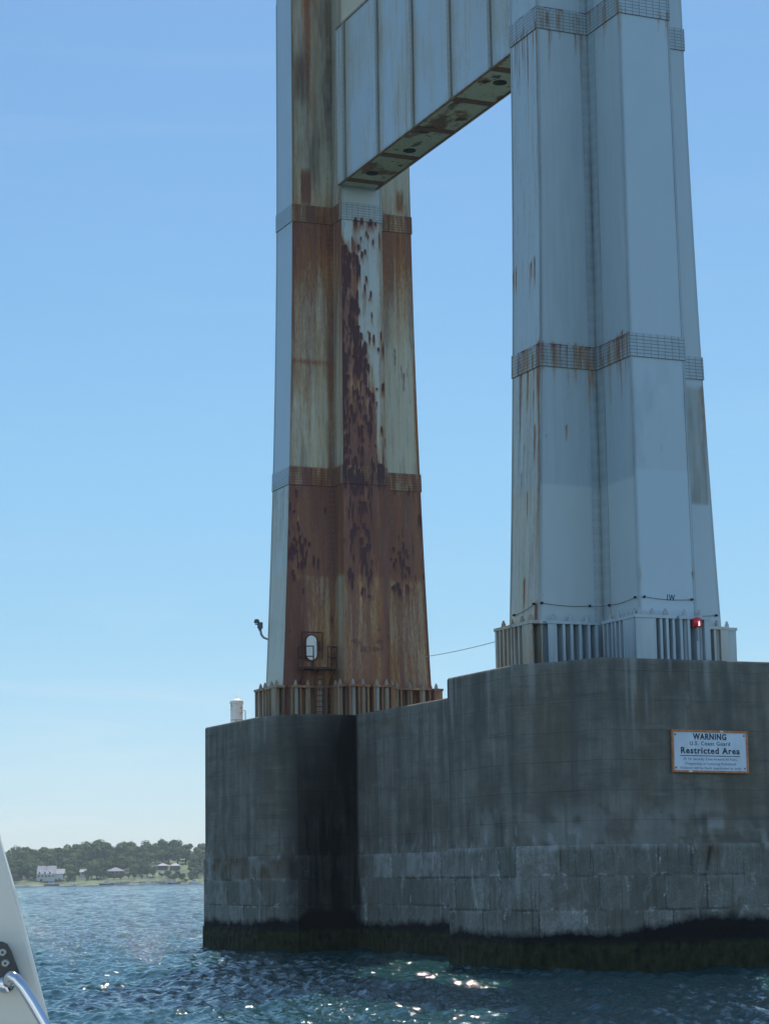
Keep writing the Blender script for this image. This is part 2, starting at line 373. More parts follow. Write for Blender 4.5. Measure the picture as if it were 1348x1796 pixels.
        if n == 'A2':
            old += I([(30, .12), (600, .2), (660, .45), (850, .42), (866, .75), (1000, .6), (1180, .75)])
            rg = np.random.RandomState(2)
            its = [(rg.uniform(.05, .97), 38+rg.uniform(0, 18), rg.uniform(60, 190), rg.uniform(.03, .06)) for _ in range(9)]+[(.97, 40, 330, .07)]
            its += [(rg.uniform(.05, .95), 610+rg.uniform(0, 20), rg.uniform(50, 220), rg.uniform(.03, .08)) for _ in range(9)]+[(.95, 600, 420, .09), (.90, 600, 170, .12), (.8, 745, 90, .05), (.45, 775, 40, .04)]
            its += [(.04, 455, 50, .06), (.12, 452, 70, .06), (.68, 455, 45, .07), (.80, 452, 70, .07), (.62, 458, 80, .05), (.33, 820, 60, .05), (.55, 860, 60, .04), (.48, 1010, 75, .09), (.9, 1060, 60, .16)]
            d = drips(S_, Y, 2.75, its, 4); rust += d*.75+.02; gr += .15*(st2+.5)
            dark += .62*drips(S_, Y, 2.75, [(.04, 455, 22, .05), (.12, 452, 30, .06), (.68, 455, 30, .08), (.80, 452, 36, .07), (.93, 600, 60, .10), (.3, 612, 40, .12), (.84, 755, 70, .05), (.5, 765, 18, .05), (.42, 826, 40, .04), (.18, 850, 30, .04), (.97, 845, 60, .05), (.48, 1010, 30, .06), (.9, 1062, 60, .12), (.3, 1085, 40, .14)], 2)
            rust += I([(600, 0), (660, .10), (860, .12), (1180, .18)])*(.7+st*2.5)
        elif n in ('B1', 'A3'):
            old += .06+.18*(st+.3)
            old += I([(852, 0), (856, .12), (1180, .12)])
            rg = np.random.RandomState(5 if n == 'B1' else 6)
            its = [(rg.uniform(.03, .97), 24, rg.uniform(30, 120), rg.uniform(.03, .05)) for _ in range(6)]
            its += [(rg.uniform(.03, .97), 604, rg.uniform(45, 120), rg.uniform(.03, .07)) for _ in range(10)]
            if n == 'B1': its += [(.87, 604, 150, .10), (.85, 24, 180, .06), (.45, 746, 40, .05), (.22, 604, 70, .10), (.33, 604, 50, .07), (.62, 604, 60, .12)]
            else: its += [(.62, 600, 80, .12), (.78, 596, 60, .12), (.15, 604, 60, .1)]
            d = drips(S_, Y, 2.9, its, 4); rust += d*.62
            dark += .6*drips(S_, Y, 2.9, [i for i in its if i[3] > .09], 4)*sst(640, 600, Y)
            if n == 'B1': dark += .7*drips(S_, Y, 2.9, [(.45, 746, 26, .035), (.10, 768, 8, .13), (.06, 1040, 30, .05)], 1)
            gr += I([(20, .10), (300, .20), (600, .22), (852, .24), (856, .02), (1180, .1)])
        elif n == 'B2':
            old += I([(560, .0), (840, .02), (844, -.0), (1180, .06)])
            d = drips(S_, Y, 2.7, [(.05, 38, 60, .06), (.12, 38, 45, .05), (.8, 38, 40, .06), (.95, 40, 60, .06), (.5, 795, 22, .03), (.02, 1008, 40, .06), (.97, 1010, 30, .04), (.9, 832, 5, .04)], 2)
            rust += d*.4; dark += d*.66*(S_ > .0)
            gr += I([(20, .03), (838, .10), (843, .0)])+.12*sst(.5, .7, fbm(sm*1.2, Z*.5, 4))*sst(620, 680, Y)*(1-sst(830, 850, Y))
        elif n == 'B3':
            old += .10+.30*sst(.28, .34, S_+.0*Y)*sst(655, 668, Y)*(1-sst(868, 874, Y))*(1-sst(.93, .97, S_))
            gr += .5*sst(.28, .34, S_)*sst(655, 668, Y)*(1-sst(868, 874, Y))*(.4+fbm(sm*2, Z*.8, 5))*(1-sst(.93, .97, S_))
            rust += .5*np.exp(-((S_-.97)/.04)**2)*sst(655, 665, Y)*(1-sst(700, 900, Y))+.5*drips(S_, Y, 2.7, [(.97, 1090, 60, .12)], 1)
        else:
            old += .2
    return dict(rust=np.clip(rust, 0, 1.2), dark=np.clip(dark, 0, 1.2), old=np.clip(old, 0, 1), grime=np.clip(gr, 0, 1.1))

def face_strip(which, f, zs, off=0., s0=0., s1=1., du=.11, v0=None):
    """grid over face f of a leg between heights zs, pushed out by off"""
    A = []; B = []
    for z in zs:
        c = corners(which, z, off); a, b = c[f], c[(f+1) % 12]
        A.append([*a, z]); B.append([*b, z])
    A = np.array(A); B = np.array(B); c = corners(which, zs[0]); w = np.linalg.norm(c[f]-c[(f+1) % 12])
    vis = f in FN
    if which == 'F' and f in (1, 3, 5) and du == .11: du = .055 if f == 3 else .07
    nu = max(2, int(w*(s1-s0)/du)+1) if vis else 4
    s = np.linspace(s0, s1, nu)
    P = A[:, None]*(1-s[None, :, None])+B[:, None]*s[None, :, None]
    S_ = np.broadcast_to(s[None], P.shape[:2]); Z = np.array(zs)[:, None]*np.ones_like(S_)
    U = np.stack([S_*w, Z-(zs[0] if v0 is None else v0)], 2)
    return P, U, paint(which, f, S_, Z)

tower = tag(empty('bridge_tower', (0, 0, 0)), 'towering pale blue steel suspension bridge tower with two rust-stained cruciform legs on a concrete pier', 'bridge tower')
def bolt_mb(m, c, r=.08, h=.32):
    m.lathe(c, [(r*1.7, 0), (r*1.7, .05), (r*1.25, .06), (r*1.2, .20), (r*.72, .22), (r*.72, h-.04), (r*.5, h)], 8)
BR = {0: [(-.12, .47, 0, 0), (.53, 1.14, 0, .27)], 1: [(.07, .82, .09, 0)], 2: [(.26, 1.14, 0, .27)], 3: [(-.18, .50, .31, 0), (.59, 1.12, 0, .06)], 5: [(.22, .98, 0, .08)],
      4: [(.2, .95, 0, 0)], 6: [(-.1, .45, 0, 0), (.55, 1.1, 0, 0)], 7: [(.15, .8, 0, 0)], 8: [(.2, .9, 0, 0)], 9: [(-.1, .45, 0, 0), (.55, 1.1, 0, 0)], 10: [(.15, .8, 0, 0)], 11: [(.2, .9, 0, 0)]}
for which in 'FN':
    zs = np.concatenate([np.arange(12.60, 57, .16), [60, 66, 75.]])
    zsf = np.concatenate([np.arange(12.60, 43.8, .08), np.arange(43.8, 57, .3), [60, 66, 75.]])
    faces = [face_strip(which, f, zsf if (which == 'F' and f in (1, 3, 5)) else zs) for f in range(12)]
    leg = grid_object('leg', faces, PAINT, tower)
    leg['label'] = 'rust-eaten far leg, brown and tan' if which == 'F' else 'blue-grey near leg with thin rust drips'
    # riveted splice bands right round the leg
    for zt_, hh in ((26.99, 1.04), (42.64, 1.05), (58.4, 1.05)):
        fc = []
        for f in range(12):
            z_ = np.linspace(zt_-hh, zt_, 8)
            P, U, A = face_strip(which, f, z_, .05, v0=zt_-hh)
            A['grime'] = A['grime']+.14
            if which == 'F':
                if zt_ > 40 and f == 3: A['rust'] = A['rust']*.3; A['old'] = A['old']*0+.3
                elif f in (1, 2, 5, 3) and zt_ < 57: A['rust'] = np.clip(.72+(fbm(U[..., 0]*4, U[..., 1]*.4, f)-.5)*1.1, 0, 1.1)
            else:
                Yb = np.linspace(0, 1, 8)[::-1][:, None]
                if f in (0, 1, 2) and zt_ < 57:
                    k = fbm(U[..., 0]*3.1+f*9+zt_, U[..., 1]*.25, 3, 3); k2 = sst(.60, .70, k)*(.6 if zt_ < 30 else .35)
                    A['rust'] = np.maximum(A['rust'], k2*.75); A['dark'] = np.maximum(A['dark'], k2*(.60-.5*Yb))
                    A['dark'] = np.maximum(A['dark'], sst(.46, .5, fbm(U[..., 0]*1.2+f*9, U[..., 1]*0, 6))*(np.linspace(0, 1, 8)[:, None] > .9)*.8)
            fc.append((P, U, A))
            # top and bottom lips
            for zz in (zt_, zt_-hh):
                P0, U0, A0 = face_strip(which, f, [zz, zz+1e-4], 0.); P1 = face_strip(which, f, [zz, zz+1e-4], .05)[0]
                A0 = {kk: vv*0+(.8 if kk == 'grime' else .3) for kk, vv in A0.items()}
                fc.append((np.stack([P0[0], P1[0]]), U0, A0))
        grid_object('splice_band', fc, BAND, leg)
    # riveted seam strip in the inner corner and down the end arm edges
    for f, s0, s1 in ((1, .86, 1.), (2, 0., .22), (3, 0., .035), (3, .965, 1.), (1, 0., .03), (0, .96, 1.), (0, 0., .04), (5, .0, .05)):
        z_ = np.concatenate([np.arange(12.7, 56, .3)])
        fc = []
        P1, U, A = face_strip(which, f, z_, .014 if s1-s0 > .1 else .018, s0, s1, .1)
        A = dict(A); A['grime'] = A['grime']+.12
        if s1-s0 > .1: A['grime'] = A['grime']+.10*(np.sin(z_*2*math.pi/.6)[:, None] > .2)
        fc.append((P1, U, A))
        P0 = face_strip(which, f, z_, 0., s0, s1, .1)[0]
        for e in (0, -1):
            Q = np.stack([P0[:, e], P1[:, e]], 1); fc.append((Q, U[:, :2], {k: v[:, [e, e]]+(.5 if k == 'grime' else 0) for k, v in A.items()}))
        grid_object('seam_strip', fc, PAINT, leg)
    # rows of rivet heads down the seams
    RV, RF = [], []
    for f, sL in ((1, (.885, .965)), (2, (.06, .18))):
        for s_ in sL:
            for z in np.arange(12.9, 50, .30):
                c = corners(which, z, .02); a, b = c[f], c[(f+1) % 12]; d = (b-a)/np.linalg.norm(b-a); n_ = np.array([d[1], -d[0]])
                cc = dims(which, z)[5]; mid = (a+b)/2
                if n_ @ (mid-cc) < 0: n_ = -n_
                p = a+(b-a)*s_; i = len(RV); r_ = .03
                for k in range(5): an = 2*math.pi*k/5; RV.append((p[0]+d[0]*r_*math.cos(an), p[1]+d[1]*r_*math.cos(an), z+r_*math.sin(an)))
                RV.append((p[0]+n_[0]*.02, p[1]+n_[1]*.02, z)); RF += [(i+k, i+(k+1) % 5, i+5) for k in range(5)]
    me = bpy.data.meshes.new('rivets'); me.from_pydata(RV, [], RF); me.update()
    for kk, vv in dict(rust=.45 if which == 'F' else .06, dark=0, old=.5, grime=.6).items():
        a_ = me.attributes.new(kk, 'FLOAT', 'POINT'); a_.data.foreach_set('value', np.full(len(RV), vv, np.float32))
    me.materials.append(PAINT); ob = bpy.data.objects.new('rivets', me); COL.objects.link(ob); ob.parent = leg; ob['kind'] = 'stuff'
    # anchor brackets round the foot: cap plate, upright ribs, bolts through the cap
    zb, ztp, dep = 12.62, 14.58 if which == 'N' else 14.40, .52
    cs = corners(which, 13.4)
    BRw = dict(BR)
    if which == 'F': BRw.update({0: [(-.12, .40, 0, 0), (.50, 1.10, 0, .22)], 1: [(.10, .78, 0, 0)], 2: [(.30, 1.20, 0, .5)], 3: [(.02, .45, 0, 0), (.54, .96, 0, 0)], 5: [(.12, .90, 0, 0)]})
    for f, grp in BRw.items():
        a = Vector((*cs[f], 0)); b = Vector((*cs[(f+1) % 12], 0)); w = (b-a).length; d = (b-a)/w; nrm = Vector((d.y, -d.x, 0))
        mid = (a+b)/2; cen = Vector((*dims(which, 13.4)[5], 0))
        # outward normal
        q = corners(which, 13.4, .1); nrm = (Vector((*q[f], 0))+Vector((*q[(f+1) % 12], 0)))/2-mid; nrm -= d*nrm.dot(d); nrm.normalize()
        for gi, (s0, s1, pl0, pl1) in enumerate(grp):
            m = MB(); w0, w1 = s0*w, s1*w; wd = w1-w0
            m.box(a+d*(w0+w1)/2+nrm*dep/2+Vector((0, 0, ztp)), wd+.1, dep+.08, .13, d, nrm)
            o0, o1 = w0+pl0*w, w1-pl1*w; jit = np.random.RandomState(f*3+gi)
            for q0, q1 in ((w0, o0), (o1, w1)):
                if q1-q0 > .02: m.box(a+d*(q0+q1)/2+nrm*(dep-.03)+Vector((0, 0, (zb+ztp-.065)/2)), q1-q0, .05, ztp-.067-zb, d, nrm)
            nr = max(3, int(round((o1-o0)/(.40 if which == 'N' else .62)))+1); rw_ = .12 if which == 'N' else .085
            rr = [o0+.06+(o1-o0-.12)*k/(nr-1)+jit.uniform(-.03, .03)*(0 < k < nr-1) for k in range(nr)]
            for k, x in enumerate(rr):
                m.box(a+d*x+nrm*dep/2+Vector((0, 0, (zb+ztp-.065)/2)), rw_, dep, ztp-.065-zb, d, nrm)
            m.box(a+d*(w0+w1)/2+nrm*.01+Vector((0, 0, (zb+ztp-.065)/2)), wd, .03, ztp-.065-zb, d, nrm)
            m.box(a+d*(w0+w1)/2+nrm*dep/2+Vector((0, 0, zb+.06)), wd+.16, dep+.16, .08, d, nrm)
            P = np.array(m.v); 
            me = bpy.data.meshes.new('anchor_bracket'); me.from_pydata(m.v, [], m.f); me.update()
            rs = np.random.RandomState(f*7+gi); z_ = P[:, 2]
            rv = {'F': .42 if f != 0 else .18, 'N': .0}[which]+(.25 if which == 'N' and f == 0 else 0)
            vals = dict(rust=np.clip(rv+(rs.rand(len(P))-.5)*.3*(rv > 0)+(z_ > ztp-.1)*(.25 if which == 'F' else .0), 0, 1), dark=np.zeros(len(P)), old=np.full(len(P), .75 if which == 'F' else (.5 if f in (0, 5) else .12)), grime=np.clip((.62 if which == 'F' else .12)+.35*(z_ < zb+.2)+(rs.rand(len(P))-.5)*.3, 0, 1))
            for kk, vv in vals.items():
                at_ = me.attributes.new(kk, 'FLOAT', 'POINT'); at_.data.foreach_set('value', vv.astype(np.float32))
            me.materials.append(PAINT); ob = bpy.data.objects.new('anchor_bracket', me); COL.objects.link(ob); ob.parent = leg
            nbolt = max(2, int(round(wd/.75)))
            for k in range(nbolt):
                x = w0+wd*(k+.5)/nbolt
                mb = MB(); c = a+d*x+nrm*.29
                rb_ = .10 if which == 'N' else .16; mb.lathe(c+Vector((0, 0, zb+.1)), [(rb_, 0), (rb_, ztp-.07-zb-.1)], 10)
                bolt_mb(mb, c+Vector((0, 0, ztp+.066)))
                me = bpy.data.meshes.new('anchor_bolt'); me.from_pydata(mb.v, [], mb.f); me.update(); n_ = len(mb.v)
                for kk, vv in dict(rust=((.30 if (k*7+f*3) % 3 > 0 else .12) if which == 'F' else (.4 if f == 0 else .08*((k+f) % 3))), dark=.0, old=.6 if which == 'F' else .2, grime=.62 if which == 'F' else .3).items():
                    at_ = me.attributes.new(kk, 'FLOAT', 'POINT'); at_.data.foreach_set('value', np.full(n_, vv, np.float32))
                me.materials.append(PAINT); ob = bpy.data.objects.new('anchor_bolt', me); COL.objects.link(ob); ob.parent = leg

# cross beam between the legs
LC = -48.2; BZ0, BZ1, BT0, BT1 = 43.62, 53.1, -112.95, -87.0
def tl(t, l, z): return Vector((*(T2*t+L2*l), z))
def quad_face(P00, P10, P11, P01, du, dv, fn):
    w = (P10-P00).length; h = (P01-P00).length
    nu = max(2, int(w/du)+1); nv = max(2, int(h/dv)+1)
    s = np.linspace(0, 1, nu)[None, :, None]; v = np.linspace(0, 1, nv)[:, None, None]
    a, b, c, d = [np.array(x) for x in (P00, P10, P11, P01)]
    P = (a*(1-s)+b*s)*(1-v)+(d*(1-s)+c*s)*v
    U = np.stack(np.broadcast_arrays(s[..., 0]*w, v[..., 0]*h), 2)
    return P, U, fn(U[..., 0], U[..., 1])
WB = 1.25
STR = [-111.8, -107.0, -102.3, -97.6, -92.95, -88.3]
def beam_front(x, y):
    st = fbm(x*1.6, y*.12, 2)-.5; lg = fbm(x*.4, y*.3, 5)-.5
    t = BT0+x; ed = sum(np.exp(-((t-q-.5)/.35)**2) for q in STR)
    return dict(rust=np.clip(.02+st*.45+lg*.2+.12*ed, 0, 1)*.55, old=np.clip(.18+st*.5+lg+.3*ed, 0, 1), grime=np.clip(.06+.35*lg+.25*np.exp(-(y/.12)**2)+.12*ed, 0, 1), dark=x*0)
def beam_under(x, y):
    st = fbm(x*1.4, y*1.4, 7)-.5; bl = sst(.57, .68, fbm(x*.55+3, y*.8, 9))
    return dict(rust=np.clip(.10+.60*bl+st*.3, 0, 1), old=x*0+1, grime=x*0, dark=sst(.66, .72, fbm(x*1.1, y*1.5, 3))*.8)
beam = grid_object('cross_beam', [
    quad_face(tl(BT0, LC+WB, BZ0), tl(BT1, LC+WB, BZ0), tl(BT1, LC+WB, BZ1), tl(BT0, LC+WB, BZ1), .15, .15, beam_front),
    quad_face(tl(BT0, LC-WB, BZ0), tl(BT1, LC-WB, BZ0), tl(BT1, LC-WB, BZ1), tl(BT0, LC-WB, BZ1), 1, 1, beam_front),
    quad_face(tl(BT0, LC+WB, BZ0), tl(BT1, LC+WB, BZ0), tl(BT1, LC-WB, BZ0), tl(BT0, LC-WB, BZ0), .1, .1, beam_under),
    quad_face(tl(BT0, LC+WB, BZ1), tl(BT1, LC+WB, BZ1), tl(BT1, LC-WB, BZ1), tl(BT0, LC-WB, BZ1), 1, 1, beam_under)], PAINT, tower)
def slab(name, c, sx, sy, sz, material, parent, rust, old, grime, ax=None, ay=None, dark=0.):
    """box with paint attributes and metre coordinates"""
    ax = ax or T3; ay = ay or L3; m = MB(); m.box(c, sx, sy, sz, ax, ay)
    me = bpy.data.meshes.new(name); me.from_pydata(m.v, [], m.f); me.update(); n = len(m.v)
    for kk, vv in dict(rust=rust, dark=dark, old=old, grime=grime).items():
        a = me.attributes.new(kk, 'FLOAT', 'POINT'); a.data.foreach_set('value', np.full(n, vv, np.float32))
    a = me.attributes.new('suv', 'FLOAT_VECTOR', 'POINT'); V = np.array(m.v)-np.array(c)
    u = V@np.array(ay); w_ = V@np.array(ax)
    uv = np.stack([V[:, 2] if sz > 2 else u, w_, u*0], 1)
    a.data.foreach_set('vector', uv.astype(np.float32).ravel())
    me.materials.append(material); o = bpy.data.objects.new(name, me); COL.objects.link(o); o.parent = parent; return o
for t in STR:
    slab('stiffener', tl(t, LC+WB+.02, (BZ0+BZ1)/2), .38, .05, BZ1-BZ0-.02, BAND, beam, .05, .7, .34)
    slab('stiffener_rib', tl(t+.22, LC+WB+.05, (BZ0+BZ1)/2), .035, .12, BZ1-BZ0-.03, PAINT, beam, .1, .3, .8)
    slab('splice_strip', tl(t, LC, BZ0-.02), .52, 2*WB-.03, .05, BAND, beam, .85, 1, .3)
for s_ in (1, -1):
    slab('edge_angle', tl((BT0+BT1)/2, LC+s_*(WB-.06), BZ0-.035), BT1-BT0, .14, .05, PAINT, beam, .55, 1, .75)
    slab('edge_angle', tl((BT0+BT1)/2, LC+s_*(WB+.02), BZ1+.02), BT1-BT0, .10, .12, PAINT, beam, .3, .6, .6)
for t, l in ((-94.6, LC-.1), (-105.9, LC-.15), (-110.3, LC+.2), (-100., LC-.1)):
    if t == -100.: continue
    m = MB(); m.lathe(tl(t, l, BZ0-.045), [(.27, 0), (.36, 0.01), (.36, .05)], 16)
    mm = bpy.data.materials.get('hole_dark') or mat('hole_dark', (.012, .009, .008), .9)[0]
    m.build('access_hole', mm, beam)
# ------------------------------------------------------------------ pier
def pier_material(name, granite=False):
    m, nt, b = mat(name, rough=.85, spec=.3); g = G(nt)
    uv = g.attr('suv')[1]; sx = g.node('ShaderNodeSeparateXYZ'); g.inp(sx, 0, uv); U, Zc = sx.outputs[0], sx.outputs[1]
    n1 = g.noise(uv, 1.1, 6, .6); n2 = g.noise(g.mapping(uv, (1, .09, 1)), 1.3, 6, .6); n3 = g.noise(uv, 9, 4, .6)
    n4 = g.noise(g.mapping(uv, (1, .05, 1)), 5.5, 4, .6)
    stain = g.attr('dark')[2]; white = g.attr('old')[2]; rust = g.attr('rust')[2]; tide = g.attr('grime')[2]
    n5 = g.noise(g.mapping(uv, (.12, 1, 1)), 2.2, 5, .6); n6 = g.noise(uv, .35, 4, .6); n7 = g.noise(uv, 28, 3, .6)
    base = g.mix(g.ramp(n1, [(.3, 0.), (.7, 1.)]), (.165, .165, .138), (.275, .268, .222))
    base = g.mix(g.ramp(n6, [(.38, .75), (.58, 0.)]), base, (.135, .118, .085))
    base = g.mix(g.ramp(n2, [(.36, .8), (.56, 0.)]), base, (.095, .100, .088))
    base = g.mix(g.ramp(n2, [(.56, 0.), (.72, .55)]), base, (.30, .30, .265))
    base = g.mix(g.ramp(n5, [(.30, .55), (.46, 0.)]), base, (.085, .09, .08))
    base = g.mix(g.ramp(n5, [(.60, 0.), (.72, .4)]), base, (.29, .29, .26))
    # lift joints and board marks
    fr = g.math('FRACT', g.math('DIVIDE', g.math('ADD', Zc, g.math('MULTIPLY', n1, .03)), 1.22)); jl = g.ramp(fr, [(0., 1.), (.03, 0.), (.97, 0.), (1., 1.)])
    fb = g.math('FRACT', g.math('DIVIDE', Zc, .203)); bl_ = g.ramp(fb, [(0., 1.), (.16, 0.), (1., .0)])
    base = g.mix(g.math('MULTIPLY', jl, g.ramp(n1, [(.45, .0), (.7, .30)])), base, (.09, .095, .085))
    vj = g.ramp(g.math('FRACT', g.math('DIVIDE', g.math('ADD', U, g.math('MULTIPLY', n1, .05)), 2.44)), [(0., 1.), (.012, 0.), (.988, 0.), (1., 1.)])
    base = g.mix(g.math('MULTIPLY', vj, g.ramp(n6, [(.4, .0), (.6, .5)])), base, (.07, .075, .068))
    base = g.mix(g.math('MULTIPLY', bl_, .08), base, (.05, .055, .05))
    base = g.mix(g.math('MULTIPLY', g.ramp(n3, [(.3, 0.), (.7, 1.)]), .4), base, (.115, .118, .102))
    base = g.mix(g.ramp(n7, [(.64, 0.), (.74, .6)]), base, (.07, .072, .065))
    h = g.math('MULTIPLY', n3, .35)
    h = g.math('SUBTRACT', h, g.math('MULTIPLY', jl, .5))
    if granite:
        jt = g.attr('joint')[2]; tn_ = g.attr('tone')[2]
        stone = g.mix(g.ramp(tn_, [(0., 0.), (.55, .35), (.8, .45), (.9, .8)]), (.15, .155, .13), (.34, .35, .325))
        stone = g.mix(g.ramp(n1, [(.35, .7), (.55, 0.)]), stone, (.12, .115, .082))
        stone = g.mix(g.ramp(n4, [(.56, 0.), (.74, .45)]), stone, (.36, .375, .345))
        stone = g.mix(g.ramp(n4, [(.30, .7), (.45, 0.)]), stone, (.055, .06, .052))
        stone = g.mix(g.math('MULTIPLY', g.ramp(n3, [(.35, 0.), (.65, 1.)]), .5), stone, (.10, .11, .10))
        # lime bloom beside the joints
        bl = g.math('MULTIPLY', g.ramp(jt, [(.06, 0.), (.3, 1.)]), g.ramp(g.noise(uv, 1.6, 6, .7), [(.54, 0.), (.66, .8)]))
        stone = g.mix(bl, stone, (.46, .49, .46))
        jn = g.math('ADD', jt, g.math('MULTIPLY', g.math('SUBTRACT', n3, .5), .5))
        stone = g.mix(g.ramp(jn, [(.62, 0.), (.95, .62)]), stone, (.035, .038, .034))
        # big ragged mineral washes over the blocks
        w1 = g.noise(g.mapping(uv, (1, .45, 1)), 1.0, 7, .68, .35)
        stone = g.mix(g.ramp(w1, [(.57, 0.), (.68, .55)]), stone, (.36, .39, .37))
        stone = g.mix(g.ramp(w1, [(.30, .6), (.42, 0.)]), stone, (.07, .075, .06))
        base = stone
        h = g.math('ADD', g.math('MULTIPLY', n3, .5), g.math('MULTIPLY', n1, 1.2))
    col = g.mix(g.math('MULTIPLY', white, g.ramp(n3, [(.2, .5), (.7, 1.)])), base, (.40, .43, .41))
    col = g.mix(g.math('MULTIPLY', rust, g.ramp(n3, [(.2, .6), (.7, 1.)])), col, (.105, .068, .032))
    col = g.mix(g.math('ADD', stain, g.math('MULTIPLY', g.math('MULTIPLY', stain, 1.2), g.math('SUBTRACT', n2, .5)), clamp=True), col, (.010, .0115, .011))
    # tide line
    zt = g.math('ADD', Zc, g.math('ADD', g.math('MULTIPLY', g.math('SUBTRACT', n1, .5), .8), g.math('MULTIPLY', g.math('SUBTRACT', n3, .5), .25)))
    wet = g.ramp(g.math('MULTIPLY', g.math('SUBTRACT', zt, tide), .5), [(0.0, 1.), (.17, 0.)])
    slime = g.mix(g.ramp(g.math('MULTIPLY', Zc, .5), [(.50, 1.), (.62, 0.)]), (.007, .008, .008), g.mix(g.ramp(g.noise(g.mapping(uv, (1, .6, 1)), 2.6, 6, .7), [(.35, 0.), (.65, 1.)]), (.006, .009, .005), (.038, .044, .017)))
    col = g.mix(wet, col, slime)
    nt.links.new(col, b.inputs['Base Color'])
    nt.links.new(g.mix(wet, (.9, .9, .9), (.8, .8, .8)), b.inputs['Roughness']); b.inputs['Specular IOR Level'].default_value = .12
    nt.links.new(g.bump(h, .6, .05), b.inputs['Normal'])
    return m
CONC = pier_material('stained_concrete'); GRAN = pier_material('granite_blocks', True)
TN, TF = -84.45, -115.13
def pier_outline(off=0.):
    """closed outline in (t, l-LC); near pedestal front, round through the wall to the far pedestal"""
    o = off; hw = 6.25+o; f6 = 6.05+o; cw = 1.5+o
    def arc(t0, l0, t1, l1, bul):     # gently bowed chamfer
        r = []
        for k in range(1, 4):
            s = k/4; n = np.array([l1-l0, -(t1-t0)]); n = n/np.linalg.norm(n)
            e = bul*4*s*(1-s); r.append((t0+(t1-t0)*s-n[0]*e, l0+(l1-l0)*s-n[1]*e))
        return r
    c1 = (TN+f6, 4.2+o*.4); c2 = (TN+2.0+o*.4, hw)
    half = []
    half += [(TN+f6, 0), c1]+arc(*c1, *c2, .28)+[c2]
    b4 = 4.4+o; c3 = (TN-b4, hw-.02); c4 = (TN-b4-.3, 5.2)
    half += [c3, c4, (TN-b4-.3, cw)]
    half += [(TF+b4-.1, cw)]
    c5 = (TF+b4-.1, 4.9+o*.4); c6 = (TF+2.0+o*.4, hw)
    half += [c5]+arc(*c5, *c6, .08)+[c6]
    c7 = (TF-7.0-o, hw); c8 = (TF-8.2-o, 4.6)
    half += [c7]+arc(*c7, *c8, .25)+[c8, (TF-8.2-o, 0)]
    full = half+[(t, -l) for t, l in half[::-1] if l > 1e-6]
    return full
